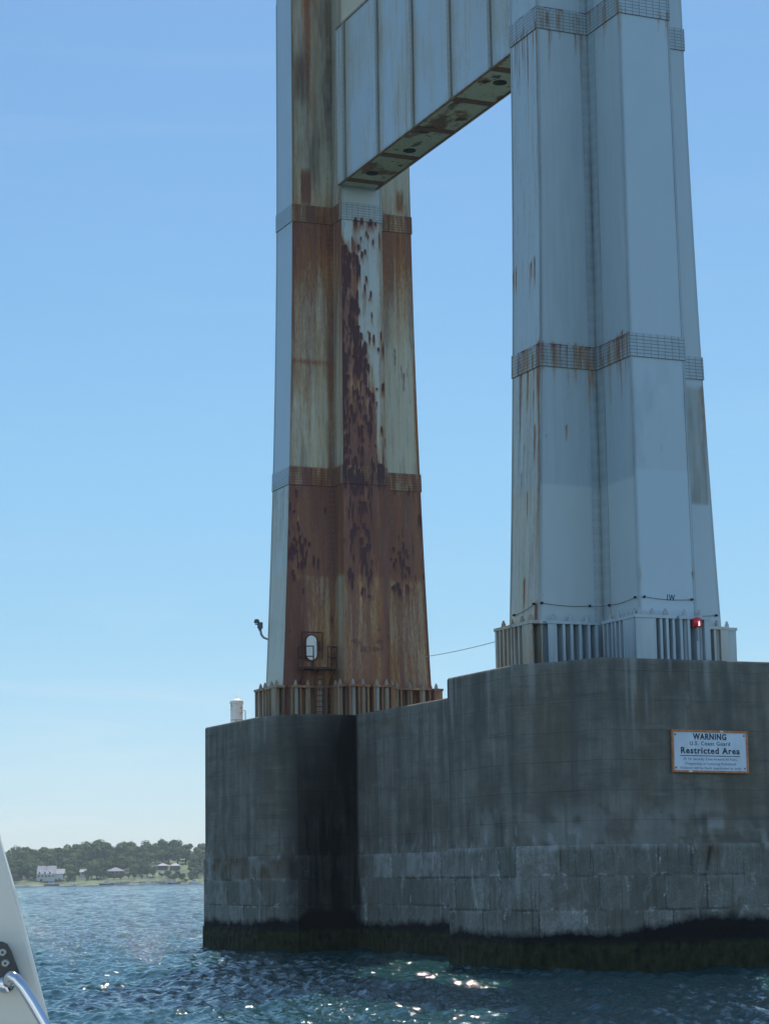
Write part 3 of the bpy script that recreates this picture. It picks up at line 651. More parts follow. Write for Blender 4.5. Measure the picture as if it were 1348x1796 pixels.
def pier_paint(t, l, U, Z, tn, nl):
    """stains of the pier. t,l in tower axes (l from centre), tn,nl outward normal"""
    d = dict(dark=np.zeros_like(Z), old=np.zeros_like(Z), rust=np.zeros_like(Z), grime=np.zeros_like(Z))
    near = t > -95; far = t < -110.5
    # black run-off down the inner side of the far pedestal and its chamfer
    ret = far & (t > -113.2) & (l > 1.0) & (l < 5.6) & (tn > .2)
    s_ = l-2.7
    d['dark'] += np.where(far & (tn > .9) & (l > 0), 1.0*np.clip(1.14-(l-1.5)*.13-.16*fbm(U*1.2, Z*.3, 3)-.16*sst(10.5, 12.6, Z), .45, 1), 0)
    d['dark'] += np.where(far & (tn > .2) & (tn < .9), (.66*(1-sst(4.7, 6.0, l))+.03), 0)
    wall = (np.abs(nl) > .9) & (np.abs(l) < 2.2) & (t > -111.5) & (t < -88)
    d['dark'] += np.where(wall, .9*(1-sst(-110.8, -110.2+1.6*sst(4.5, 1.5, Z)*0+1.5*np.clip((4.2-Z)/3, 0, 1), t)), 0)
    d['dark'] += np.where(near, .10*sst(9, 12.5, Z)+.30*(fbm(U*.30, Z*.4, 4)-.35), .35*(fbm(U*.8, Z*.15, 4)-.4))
    # pale run-off under the top edge
    n = fbm(U*6.5, Z*.12, 8, 3); n0 = fbm(U*.5, Z*0, 2, 2)
    top = 12.68-2.6*np.clip(n0-.2, 0, 1)-.9
    d['old'] += np.where(near, sst(.62, .72, n)*sst(top-1.2, top+.4, Z)*.5, sst(.70, .76, n)*sst(top, top+.8, Z)*.3)
    # joints and repair marks
    d['old'] += np.where(wall, .55*np.exp(-((t+100.85)/.055)**2)*(Z > 5.1)*(.5+fbm(Z*3, Z*0, 3)), 0)
    d['old'] += np.where(wall, .8*np.exp(-((t+100.75)/.12)**2)*sst(3.9, 4.3, Z)*(1-sst(5.5, 6.2, Z))*sst(.35, .55, fbm(Z*4, U*5, 5)), 0)
    front = near & (tn > .9)
    lw = l+LC
    def patch(c, z0, w, h): return (1-sst(w*.42, w*.55, np.abs(lw-c)))*(1-sst(h*.4, h*.55, np.abs(Z-z0)))
    d['old'] += np.where(front, .55*patch(-49.24, 5.86, .8, .42), 0)
    sideN = near & (nl > .2)
    d['old'] += np.where(sideN & (tn > .05), .5*(1-sst(.16, .24, np.abs(t+82.6)))*(1-sst(.18, .26, np.abs(Z-5.8))), 0)
    d['dark'] += np.where(front, .7*np.exp(-((lw+48.78+.25*(Z-4.6))/.10)**2)*sst(3.4, 4.3, Z)*(1-sst(4.9, 5.1, Z)), 0)
    d['rust'] += np.where(front, .8*np.exp(-((lw+48.9)/.45)**2-((Z-4.75)/.45)**2), 0)
    # vertical board/joint lines
    for c in (-43.6, -46.2, -48.0, -50.1): d['dark'] += np.where(front, .30*np.exp(-((lw-c)/.05)**2)*sst(4.8, 6.5, 12.-Z)*(fbm(Z*1.2, Z*0+c, 4)), 0)
    # rust-brown and lime on the far pedestal's blocks
    fs = far & (nl > .2)
    d['rust'] += np.where(fs, .75*sst(.42, .6, fbm(U*.35+4, Z*.5, 6))*sst(3.8, 3.95, Z)*(1-sst(5.0, 5.2, Z)), 0)
    d['old'] += np.where(fs, .62*sst(.50, .60, fbm(U*1.4, Z*.35, 10))*sst(3.7, 3.9, Z)*(1-sst(4.7, 5.2, Z+.5*fbm(U*2, Z, 3))), 0)
    d['rust'] += np.where(wall, .6*(1-sst(-110.0, -109.4, t))*sst(3.8, 3.95, Z)*(1-sst(5.0, 5.2, Z)), 0)
    d['old'] += np.where(wall, .22*sst(-108.0, -107.9, t)*(1-sst(-101.5, -101.3, t))*sst(3.85, 3.95, Z)*(1-sst(4.9, 5.1, Z)), 0)
    # lime tide mark above the blocks
    d['dark'] += .30*sst(.60, .75, fbm(U*2.2, Z*.35, 14))*sst(4.9, 5.4, Z)*(1-sst(6, 9, Z))
    d['old'] += .42*sst(.60, .70, fbm(U*2.6, Z*1.2, 15))*sst(4.7, 5.0, Z)*(1-sst(5.3, 6.2, Z))
    d['old'] += .28*sst(.45, .65, fbm(U*1.1, Z*1.3, 12))*np.exp(-((Z-5.0)/.10)**2)
    d['old'] += np.where(front | sideN, .30*sst(.5, .62, fbm(U*.8, Z*.9, 13))*sst(4.8, 5.2, Z)*(1-sst(6.3, 7.2, Z)), 0)
    # tide height varies
    d['grime'] += 1.42+.4*(fbm(U*.3, U*0, 5)-.5)+np.where(front, .85*sst(-46.0, -47.5, lw)*0+.55*(1-sst(-49.5, -43.0, lw)), 0)+np.where(far & (tn > .2), .5*(1-sst(4.2, 5.2, l)), 0)
    for k in ('dark', 'old', 'rust'): d[k] = np.clip(d[k], 0, 1)
    return d
def blocks(U, Z):
    """irregular coursed blocks: joint mask, tone and face height of each block"""
    ze = np.array([-3, -1.6, -.4, .6, 1.22, 2.44, 3.82, 5.2]); r = np.clip(np.searchsorted(ze, Z+.05*(fbm(U*.8, Z*0, 3)-.5))-1, 0, 6)
    J = np.zeros_like(Z); Tn = np.zeros_like(Z); Hh = np.zeros_like(Z)
    for k in range(7):
        rg = np.random.RandomState(50+k); ed = np.cumsum(rg.uniform(1.15, 2.3, 120))-2; q = r == k
        if not q.any(): continue
        u = U[q]+.05*(fbm(U[q]*0+k, Z[q]*2.5, 4)-.5); j = np.clip(np.searchsorted(ed, u)-1, 0, 118)
        du_ = np.minimum(u-ed[j], ed[j+1]-u); dz_ = np.minimum(Z[q]-ze[k], ze[k+1]-Z[q])
        dd = np.minimum(np.abs(du_), np.abs(dz_)); J[q] = 1-sst(.0, .16, dd); tt = rg.rand(120)[j]; Tn[q] = tt; Hh[q] = (tt-.5)*.04-.035*(1-sst(.0, .07, dd))*(.3+fbm(u*.9, Z[q]*.9, 7))
    return J, Tn, Hh
def pier_mesh(name, rows, material, parent, du=.13):
    """rows: list of (z, off)"""
    base = pier_outline(0.); n = len(base); fcs = []; ucum = 0
    outs = {o: pier_outline(o) for _, o in rows}
    for i in range(n):
        a0, b0 = base[i], base[(i+1) % n]; w = math.hypot(b0[0]-a0[0], b0[1]-a0[1])
        back = (a0[1] < 0 or b0[1] < 0) and not (abs(a0[0]-(TN+6.05)) < .01)
        nu = max(2, int(w/(du if not back else 1.))+1); s = np.linspace(0, 1, nu)
        P = []
        for z, o in rows:
            a, b = outs[o][i], outs[o][(i+1) % n]
            t = a[0]*(1-s)+b[0]*s; l = a[1]*(1-s)+b[1]*s+LC
            P.append(np.stack([T2[0]*t+L2[0]*l, T2[1]*t+L2[1]*l, np.full(nu, z)], 1))
        P = np.array(P); Z = P[..., 2]; t = np.broadcast_to(a0[0]*(1-s)+b0[0]*s, Z.shape); l = np.broadcast_to(a0[1]*(1-s)+b0[1]*s, Z.shape)
        U = np.broadcast_to(ucum+s*w, Z.shape); ucum += w
        # outline runs with the outside on the left of travel reversed: outward normal
        tn, nl = -(b0[1]-a0[1])/w*-1, -(b0[0]-a0[0])/w
        AA = pier_paint(t, l, U, Z, tn, nl)
        if name == 'granite_base':
            J, Tn, Hh = blocks(U, Z); AA['joint'] = J; AA['tone'] = Tn; up_ = sst(1.22, 1.5, Z); Hh = Hh*up_+.03*(fbm(U*1.5, Z*1.5, 6)-.5)+(1-up_)*.16*(fbm(U*3.1, Z*4.2, 9)-.5); AA['joint'] = J*(.15+.85*sst(1.2, 1.6, Z))*(.62+.38*sst(.35, .6, fbm(U*.6, Z*.6, 10)))
            e_ = np.minimum(1, np.minimum(s*w, (1-s)*w)/.3)[None]*np.minimum(1, (5.0-np.minimum(Z, 5.0))/.12+.0)
            nx_ = T2*tn+L2*nl; P = P.copy(); P[..., 0] += Hh*e_*nx_[0]; P[..., 1] += Hh*e_*nx_[1]
        fcs.append((P, np.stack([U, Z], 2), AA))
    return grid_object(name, fcs, material, parent)
pier = tag(empty('bridge_pier', (0, 0, 0)), 'massive dark concrete pier with two pedestals joined by a wall, standing in the sea', 'pier')
zr = list(np.arange(5.0, 12.5, .15))+[12.5]
pier_mesh('concrete_wall', [(z, 0.) for z in zr]+[(12.58, 0.), (12.66, -.04), (12.68, -.10)], CONC, pier)
zr = list(np.arange(-2., .6, .3))+list(np.arange(.6, 5.0, .06))+[5.0]
pier_mesh('granite_base', [(z, .12 if z < 1.22 else .07) for z in zr]+[(5.05, .07), (5.08, .0)], GRAN, pier, .06)
m = MB(); ol = pier_outline(-.10); nn = len(ol)
# top slab built from convex pieces: near pedestal, wall, far pedestal
def cap(poly):
    k = len(m.v); m.v += [tuple(tl(t, l+LC, 12.68)) for t, l in poly]; m.f.append(tuple(range(k, k+len(poly))))
cap([p for p in ol if p[0] > TN-8 and abs(p[1]) != 1.4]); cap([p for p in ol if p[0] < TF+8 and abs(p[1]) != 1.4]); w_ = 1.4
cap([(TN-4.6, w_), (TN-4.6, -w_), (TF+4.2, -w_), (TF+4.2, w_)])
TOPM = mat('pale_concrete_top', (.34, .33, .30), .9)[0]
m.build('top_surface', TOPM, pier)

# ------------------------------------------------------------------ sea
def sea():
    m, nt, b = mat('sea_water', (.006, .020, .024), .06, 0, .5); g = G(nt)
    b.inputs['IOR'].default_value = 1.333
    tcn = g.node('ShaderNodeTexCoord').outputs['Object']
    cd = g.node('ShaderNodeVectorMath', operation='LENGTH'); g.inp(cd, 0, tcn)
    n1 = g.noise(g.mapping(tcn, (1, .8, 1)), 5.5, 3, .6); n2 = g.noise(g.mapping(tcn, (1, .55, 1)), .55, 6, .62, .3)
    far_ = g.math('MULTIPLY', g.math('SUBTRACT', cd.outputs['Value'], 90), .008, clamp=True)
    n8 = g.noise(g.mapping(tcn, (1, .4, 1)), .10, 5, .65, .3); far2 = g.math('MULTIPLY', g.math('SUBTRACT', cd.outputs['Value'], 350), .002, clamp=True)
    h = g.math('ADD', g.math('MULTIPLY', n1, .046), g.math('MULTIPLY', g.math('MULTIPLY', n2, far_), 1.15)); h = g.math('ADD', h, g.math('MULTIPLY', g.math('MULTIPLY', n8, far2), 4.5))
    nt.links.new(g.bump(h, 1., 1.), b.inputs['Normal'])
    body = g.mix(g.noise(tcn, .12, 3), (.007, .043, .045), (.013, .060, .058))
    nt.links.new(body, b.inputs['Base Color'])
    # polar grid: fine in the sector looked at, coarse round the back
    az = np.concatenate([np.linspace(-180, -24, 40)[:-1], np.linspace(-24, -11.5, 40)[:-1], np.linspace(-11.5, 11.5, 700), np.linspace(11.5, 24, 40)[1:], np.linspace(24, 180, 40)[1:]])
    az = np.radians(az)
    r = [3.]
    while r[-1] < 9000:
        q = r[-1]; r.append(q+(2. if q < 50 else .14 if q < 110 else .14*(q/110)**1.12 if q < 1420 else q*.02))
    r = np.array(r); R, A = np.meshgrid(r, az, indexing='ij'); X = R*np.sin(A); Y = R*np.cos(A)
    dr = np.gradient(r)[:, None]; da = R*np.gradient(az)[None]
    sp_ = np.maximum(dr, da)
    rg = np.random.RandomState(11); Zs = np.zeros_like(X); 
    fine = (np.abs(A) < math.radians(24))
    for k in range(130):
        lam = 0.40*(8./.40)**(rg.rand()**1.5); th = math.radians(205)+rg.randn()*.75
        kk = 2*math.pi/lam; amp = .0094*lam**.72*(.6+.8*rg.rand())*.62
        ph = rg.rand()*6.283
        att = np.clip((lam/sp_-2.0)/1.5, 0, 1)
        arg = kk*(X*math.cos(th)+Y*math.sin(th))+ph
        w = np.sin(arg); w = w+.28*np.cos(2*arg)       # sharper crests
        Zs += np.where(fine, att*amp*w, 0)
    for k in range(26):
        lam = rg.uniform(7, 26); th = math.radians(205)+rg.randn()*.6; kk = 2*math.pi/lam; ph = rg.rand()*6.28
        far_a = np.clip((R-180)/250, 0, 1)*np.clip((2600-R)/800, 0, 1)
        Zs += np.where(fine, far_a*.022*(lam/10)**.9*np.sin(kk*(X*math.cos(th)+Y*math.sin(th))+ph)*1.1, 0)
    # gusts: patches of rougher and smoother water
    Zs *= .55+.9*fbm(X*.05+50, Y*.03+50, 3, 3)
    nearp = np.exp(-((X-3-.0*Y)/22)**2)*np.exp(-((Y-84)/9)**2)
    chop = sum(np.sin((X*math.cos(a)+Y*math.sin(a))*q+a*9)*.017*(6/q) for a, q in ((.3, 6.1), (1.2, 7.3), (2.1, 5.2), (2.8, 8.6), (.8, 9.9), (1.7, 4.4)))
    Zs += nearp*chop*(sp_ < .4)
    V = np.stack([X, Y, Zs], 2); nr, na = X.shape
    i = (np.arange(nr-1)[:, None]*na+np.arange(na-1)[None]).reshape(-1)
    Fq = np.stack([i, i+na, i+na+1, i+1], 1)[:, ::-1]
    me = bpy.data.meshes.new('sea'); V = V.reshape(-1, 3)
    me.vertices.add(len(V)); me.vertices.foreach_set('co', V.astype(np.float32).ravel())
    me.loops.add(Fq.size); me.loops.foreach_set('vertex_index', Fq.astype(np.int32).ravel())
    me.polygons.add(len(Fq)); me.polygons.foreach_set('loop_start', np.arange(0, Fq.size, 4, dtype=np.int32))
    me.polygons.foreach_set('use_smooth', np.ones(len(Fq), bool))
    me.update(calc_edges=True); me.validate(); me.materials.append(m)
    o = bpy.data.objects.new('sea', me); COL.objects.link(o); tag(o, 'choppy blue green sea', kind='structure'); 
    # make sure normals point up
    if me.polygons[len(me.polygons)//2].normal.z < 0: me.flip_normals()
    return o
sea()
#==PART2==
# ------------------------------------------------------------------ things on the pier and the tower
WHITE = mat('white_sign_paint', (.60, .70, .78), .5)[0]; BLACKP = mat('black_lettering', (.012, .02, .04), .6)[0]
ORANGE, _nt, _b = mat('orange_border_paint', (.50, .17, .05), .6)
_g = G(_nt); _n = _g.noise(_g.node('ShaderNodeTexCoord').outputs['Object'], 7, 5, .6)
_nt.links.new(_g.mix(_g.ramp(_n, [(.35, 0.), (.65, 1.)]), (.42, .13, .04), (.56, .25, .11)), _b.inputs['Base Color'])
DARKM = mat('dark_rusty_metal', (.045, .030, .025), .8)[0]; GREYM = mat('grey_painted_metal', (.22, .26, .28), .6)[0]
def text_mesh(name, body, size, org, ax, ay, parent, material, width=None, space=1.0, bold=.0, align='CENTER'):
    cu = bpy.data.curves.new(name, 'FONT'); cu.body = body; cu.size = size; cu.align_x = align; cu.align_y = 'CENTER'; cu.space_character = space
    cu.offset = bold; cu.extrude = .003; cu.resolution_u = 3
    ob = bpy.data.objects.new(name, cu); COL.objects.link(ob); bpy.context.view_layer.update()
    me = bpy.data.meshes.new_from_object(ob.evaluated_get(bpy.context.evaluated_depsgraph_get())); bpy.data.objects.remove(ob)
    az = ax.cross(ay); P = np.zeros(len(me.vertices)*3, np.float32); me.vertices.foreach_get('co', P); P = P.reshape(-1, 3)
    if width: P[:, 0] *= width/max(1e-6, P[:, 0].max()-P[:, 0].min())
    Q = np.array(org)[None]+P[:, :1]*np.array(ax)+P[:, 1:2]*np.array(ay)+P[:, 2:]*np.array(az)
    me.vertices.foreach_set('co', Q.astype(np.float32).ravel()); me.materials.clear(); me.materials.append(material); me.update()
    o = bpy.data.objects.new(name, me); COL.objects.link(o); o.parent = parent; me.name = name; return o
_wnt = bpy.data.materials['white_sign_paint'].node_tree; _g = G(_wnt); _tc = _g.node('ShaderNodeTexCoord').outputs['Object']
_wc = _g.mix(_g.ramp(_g.noise(_g.mapping(_tc, (1, 1, .25)), 2.6, 6, .65), [(.42, 0.), (.72, .45)]), (.60, .70, .78), (.40, .44, .44))
_wnt.links.new(_wc, _wnt.nodes['Principled BSDF'].inputs['Base Color'])
# warning board on the pedestal front
RX = -L3; UP = Vector((0, 0, 1))
tilt = math.radians(0.6); RXs = (RX*math.cos(tilt)-UP*math.sin(tilt)).normalized(); UPs = (UP*math.cos(tilt)+RX*math.sin(tilt)).normalized()
sign = tag(empty('warning_sign'), 'white rectangular warning board with orange border fixed to the dark concrete pier', 'sign')
sc_ = tl(-78.30, -48.99, 8.85)
for u_, v_ in ((-1.66, .68), (1.66, .68), (-1.66, -.68), (1.66, -.68), (0, .74)):
    m = MB(); m.lathe(sc_+RXs*u_+UPs*v_+T3*.028, [(.045, 0), (.045, .02), (.03, .035)], 8, T3); m.build('bolt', GREYM, sign)
m = MB(); m.box(sc_, 3.52, .06, 1.66, RXs, T3, UPs); m.build('board', WHITE, sign)
m = MB()
for u, v, a, b_ in ((0, .835, 3.70, .085), (0, -.835, 3.70, .085), (-1.80, 0, .085, 1.59), (1.80, 0, .085, 1.59)):
    m.box(sc_+RXs*u+UPs*v+T3*.015, a, .10, b_, RXs, T3, UPs)
m.build('border', ORANGE, sign)
CLP = mat('pale_clip', (.7, .68, .6), .5)[0]
for u, v in ((.55, .835), (-1.0, -.835)): m = MB(); m.box(sc_+RXs*u+UPs*v+T3*.075, .16, .03, .07, RXs, T3, UPs); m.build('mounting_clip', CLP, sign)
o_ = sc_+T3*.034
for body, size, v, wd, bo in (('WARNING', .34, .60, 1.62, .012), ('U.S. Coast Guard', .23, .32, 1.95, .002), ('Restricted Area', .36, .02, 2.85, .010)):
    text_mesh('lettering', body, size, o_+UPs*v, RXs, UPs, sign, BLACKP, wd, 1.15, bo)
m = MB(); m.box(o_-UPs*.185, 2.9, .008, .028, RXs, T3, UPs); m.build('underline', BLACKP, sign)
BLUEP = mat('faded_blue_lettering', (.10, .18, .30), .6)[0]
for body, v, wd in (('25 Yd. Security Zone Around All Piers,', -.32, 2.6), ('Trespassing or Loitering Prohibited', -.51, 2.45), ('Violators will be fined, imprisoned or both', -.69, 2.95)):
    text_mesh('lettering', body, .15, o_+UPs*v, RXs, UPs, sign, BLUEP, wd, 1.05, .0)
# stencilled mark on the near leg
TPN = dims('N', 15.4)[0]
text_mesh('stencilled_mark', '1W', .36, tl(-84.45+TPN+.02, -48.38, 15.47), RX, UP, [c for c in tower.children if c.get('label', '').startswith('blue')][0], BLACKP, .40, 1., .01)
# red navigation lamp standing on the near leg's brackets
lamp = tag(empty('navigation_lamp'), 'small red lamp fixed over the anchor brackets of the blue-grey leg', 'lamp')
lp = tl(-84.45+TPN+.62, -49.28, 14.20)
REDM = mat('red_lamp_glass', (.75, .03, .05), .25)[0]
m = MB(); m.lathe(lp+Vector((0, 0, .02)), [(.15, 0), (.185, .03), (.185, .30), (.15, .34), (.08, .38)], 14); m.build('lamp_shade', REDM, lamp, True)
m = MB(); m.box(lp+T3*-.12+Vector((0, 0, .16)), .30, .44, .34, T3, L3); m.build('housing', mat('dark_red_housing', (.35, .02, .03), .5)[0], lamp)
LM, _nt, _b = mat('lit_lamp_lens', (1, .5, .5), .4); _b.inputs['Emission Color'].default_value = (1, .55, .5, 1); _b.inputs['Emission Strength'].default_value = 1.0
m = MB(); m.lathe(lp+T3*.165+Vector((0, 0, .02)), [(.035, 0), (.045, .08), (.03, .2)], 8); m.build('lens', LM, lamp)
m = MB(); m.tube([lp, lp-Vector((0, 0, .6))], .04); m.build('bracket', GREYM, lamp)
# safety line strung on hooks round the near leg
line = tag(empty('hooked_cable'), 'thin dark cable sagging between hooks around the blue-grey leg above its brackets', 'cable')
def sag(a, b, d, n=10): return [a.lerp(b, k/n)-Vector((0, 0, d*4*(k/n)*(1-k/n))) for k in range(n+1)]
cN = corners('N', 15.45, .06); P_ = [Vector((*c, 15.45)) for c in cN]
def on(f, s, dz=0): return P_[f].lerp(P_[(f+1) % 12], s)+Vector((0, 0, dz))
segs = [((0, .2, -.28), (0, .86, 0)), ((0, .86, 0), (1, .06, 0)), ((1, .06, 0), (1, .80, -.05)), ((1, .80, -.05), (2, .18, -.06)), ((2, .18, -.06), (2, .90, .02)), ((2, .90, .02), (3, .10, .02)), ((3, .10, .02), (3, .90, -.02)), ((5, .02, -.25), (5, .9, -.25))]
m = MB(); hk = []
for a, b_ in segs:
    pa, pb = on(*a), on(*b_); m.tube(sag(pa, pb, .02+.02*(pb-pa).length), .011, 5); hk += [pa, pb]
m.build('cable', DARKM, line)
for p_ in hk:
    if any((p_-q).length < .05 for q in hk[:hk.index(p_)]): continue
    m = MB(); m.tube([p_-Vector((0, 0, .05)), p_+Vector((0, 0, .05))], .042, 6); m.tube([p_, p_+Vector((.0, 0, 0))+(p_-Vector((*dims('N', 15.4)[5], p_.z))).normalized()*.09], .04, 6); m.build('hook', DARKM, line)
# cable hung between the two legs
m = MB(); a_ = Vector((*corners('F', 16.4)[5], 16.35)); b_ = tl(-84.45-2.9, LC+1.0, 13.9)
a_ = at(745, 1152, 122.3); b_ = at(885, 1121, 99.5)
m.tube(sag(a_, b_, .07, 16), .018, 5); tag(m.build('slack_wire', GREYM), 'long slack grey wire hung between the rusty leg and the blue-grey leg', 'wire')
# work platform under the oval door of the far leg
tf = -115.13+1.40; RUSTM, _nt, _b = mat('rusty_rail_metal', (.07, .035, .025), .9)
plat = tag(empty('work_platform'), 'small rusty work platform with handrails under the oval door of the rusty leg', 'platform')
def fp(l, z, o=0.): return tl(tf+.02+o, l, z)
LA, LB = -44.50, -46.52
m = MB(); m.box(fp((LA+LB)/2, 15.42, .45), abs(LB-LA), .9, .12, L3, T3); m.build('deck', RUSTM, plat)
m = MB()
for l in (LA-.1, LB+.1): m.tube([fp(l, 15.38, .85), fp(l, 14.6, .02)], .04, 6)
m.build('strut', RUSTM, plat)
for (l0, l1) in ((LA, LA-.62), (LB+.55, LB)):
    m = MB()
    for z in (16.62, 16.05): m.tube([fp(l0, z, .86), fp(l1, z+.0, .86)], .032, 6)
    for l in (l0, l1): m.tube([fp(l, 15.45, .86), fp(l, 16.65, .86)], .036, 6)
    m.build('handrail', RUSTM, plat)
for l in (LA, LB):
    m = MB()
    for z in (16.62, 16.05): m.tube([fp(l, z, .86), fp(l, z, .03)], .03, 6)
    m.tube([fp(l, 15.45, .06), fp(l, 16.65, .06)], .03, 6); m.build('handrail', RUSTM, plat)
# oval door of the far leg
farleg = [c for c in tower.children if c.get('label', '').startswith('rust')][0]
def oval(cx, cz, w, h, o, n=12):
    r = w/2; pts = []
    for k in range(n+1): a = math.pi*k/n; pts.append((cx+r*math.cos(a), cz+h/2-r+r*math.sin(a)))
    for k in range(n+1): a = math.pi+math.pi*k/n; pts.append((cx+r*math.cos(a), cz-h/2+r+r*math.sin(a)))
    return [fp(l, z, o) for l, z in pts]
def prism(ring0, ring1):
    m = MB(); n = len(ring0); m.v = [tuple(p) for p in ring0+ring1]
    m.f = [(k, (k+1) % n, (k+1) % n+n, k+n) for k in range(n)]+[tuple(range(n, 2*n))]; return m
WD = mat('bright_white_enamel', (.80, .82, .76), .5)[0]
prism(oval(-45.34, 16.62, .62, 1.38, .0), oval(-45.34, 16.62, .62, 1.38, .05)).build('door_panel', WD, farleg)
m = MB(); rg_ = oval(-45.34, 16.62, .70, 1.46, .05); m.tube(rg_+[rg_[0], rg_[1]], .035, 6); m.build('door_frame', RUSTM, farleg)
m = MB()
for l, z, a, b__ in ((-45.38, 17.5, 1.26, .05), (-44.76, 16.75, .05, 1.5), (-46.0, 16.75, .05, 1.5)): m.box(fp(l, z, .03), a, .05, b__, L3, T3)
m.build('reinforcing_plate_edge', RUSTM, farleg)
m = MB(); m.tube([fp(-45.72, 16.98, .10), fp(-45.78, 16.45, .12)], .10, 7); m.build('door_handle', RUSTM, farleg)
# ladder between platform and pier top
lad = tag(empty('ladder'), 'dark rusty ladder from the pier top up to the small platform', 'ladder'); m = MB()
for l in (-45.15, -45.65): m.tube([fp(l, 12.68, 1.06), fp(l, 15.40, .99)], .035, 6)
m.build('rail', RUSTM, lad); m = MB()
for k in range(9): m.tube([fp(-45.15, 12.95+k*.3, 1.05), fp(-45.65, 12.95+k*.3, 1.05)], .025, 6)
m.build('rungs', RUSTM, lad)
# lamp on a bent pipe reaching out from the far leg
pl = tag(empty('pipe_arm_lamp'), 'grey floodlight on a bent pipe arm sticking out from the rusty leg', 'lamp')
al = LC+4.4
p0 = tl(-114.6, al, 17.12); D_ = (at(459, 1118, 126.5)-at(486, 1121, 124.3)); 
pts = [at(488, 1121.5, 124.0), at(470, 1121, 124.6), at(462, 1118, 124.7), at(458, 1113, 124.8), at(456.5, 1104, 124.9), at(456.5, 1098, 124.9)]
m = MB(); m.tube(pts, .075, 8); m.build('pipe_arm', GREYM, pl, True)
m = MB(); c_ = at(456, 1097, 124.9); m.box(c_, .30, .3, .34); m.tube([c_, c_-Vector((0, 0, .32))], [.13, .08], 8); m.build('housing', mat('slate_housing', (.06, .08, .12), .5)[0], pl)
m = MB(); c_ = at(450, 1090, 124.9); m.lathe(c_-Vector((0, 0, .1)), [(.16, 0), (.17, .10), (.11, .22)], 9); m.box(c_+Vector((.04, 0, -.17)), .26, .14, .05); m.build('lamp_head', mat('dark_green_lens', (.03, .09, .08), .4)[0], pl)
# white beacon cylinder on the far pedestal
bc = tl(-120.3, -42.65, 12.68)
bcn = tag(empty('white_beacon'), 'short white cylindrical beacon with banded rim standing on the left end of the pier', 'beacon')
bc = at(415, 1266, 127.3); bc.z = 12.68
BW, _nt, _b = mat('beacon_white', (.80, .78, .72), .5)
_g = G(_nt); _n = _g.noise(_g.node('ShaderNodeTexCoord').outputs['Object'], 3.3, 5, .7)
_nt.links.new(_g.mix(_g.ramp(_n, [(.56, 0.), (.66, .8)]), (.80, .78, .72), (.30, .22, .15)), _b.inputs['Base Color'])
m = MB(); m.lathe(bc, [(.36, 0), (.36, 1.36), (.38, 1.36)], 20); m.build('drum', BW, bcn, False)
for z in (.28, .62, .95):
    m = MB(); m.lathe(bc+Vector((0, 0, z)), [(.372, 0), (.372, .03)], 20); m.build('band', GREYM if z < .3 else BW, bcn)
m = MB(); m.lathe(bc+Vector((0, 0, 1.22)), [(.38, 0), (.40, .04), (.40, .16), (.34, .22), (.18, .30), (.05, .33), (.03, .5)], 20); m.build('cap', BW, bcn, True)
m = MB(); m.tube([bc+Vector((.42, 0, 0)), bc+Vector((.50, 0, .02)), bc+Vector((.50, 0, .85)), bc+Vector((.38, 0, .87))], .025, 6); m.build('side_pipe', GREYM, bcn)

# ------------------------------------------------------------------ the boat the picture is taken from
boat = tag(empty('tour_boat'), 'pale fibreglass boat cabin edge with chrome grab rail at the lower left', 'boat')
GEL, _nt, _b = mat('grey_gelcoat', (.66, .64, .56), .35); _b.inputs['Coat Weight'].default_value = .3
BY = 4.5; m = MB()
edge = [(-30, 1352), (0, 1475), (25, 1562), (55, 1678), (85, 1796), (105, 1880), (150, 2300)]
f_ = [at(x, y, BY) for x, y in edge]; bk = [p+Vector((-.012, .09, 0)) for p in f_]; lf = [Vector((-1.9, BY-.15, p.z)) for p in f_]; lb = [p+Vector((0, .09, 0)) for p in lf]
rd = [at(x-4.5, y, BY-.010) for x, y in edge]
n = len(f_); m.v = [tuple(p) for p in lf+rd+f_+bk+lb]
for k in range(n-1):
    for r_ in range(4): a = r_*n+k; m.f.append((a, a+1, a+n+1, a+n))
    m.f.append((4*n+k, 4*n+k+1, k+1, k))
m.f += [tuple(r_*n for r_ in range(5)), tuple(r_*n+n-1 for r_ in range(5))[::-1]]
m.build('cabin_panel', GEL, boat)
hz = f_[-1].z; m = MB(); m.box((-1.9, 3.4, hz/2+.55), 2.6, 4.4, hz-.2-.6); m.box((-1.9, 3.0, .45), 2.2, 5.5, 1.0); m.build('hull', GEL, boat)
PLM = mat('black_rubber_plate', (.035, .04, .038), .45)[0]; CH = mat('polished_steel', (.62, .64, .66), .12, 1)[0]
ring = [(-26, 1650), (4, 1652), (13, 1656), (20, 1668), (40, 1722), (38, 1730), (-6, 1733), (-26, 1720)]
r0 = [at(x, y, BY-.09) for x, y in ring]; r1 = [p+Vector((0, -.008, 0)) for p in r0]
def wall(x, y, d=0.): return at(x, y, BY-.052-d)
r0 = [wall(x, y, -.02) for x, y in ring]; r1 = [wall(x, y, .008) for x, y in ring]
m = MB(); n = len(ring); m.v = [tuple(p) for p in r0+r1]; m.f = [(k, (k+1) % n, (k+1) % n+n, k+n) for k in range(n)]+[tuple(range(n, 2*n))]; m.build('mounting_plate', PLM, boat)
for x, y in ((5, 1671), (10, 1690)):
    c = wall(x, y, .008); m = MB(); m.lathe(c, [(.0085, 0), (.0085, .003), (.006, .005)], 16, (0, -1, 0)); sc = m.build('screw', mat('dull_screw_steel', (.30, .31, .30), .45, 1)[0], boat)
    m = MB(); m.lathe(c+Vector((0, -.0052, 0)), [(.0032, 0), (.0030, .0005)], 6, (0, -1, 0)); m.build('screw_socket', PLM, sc)
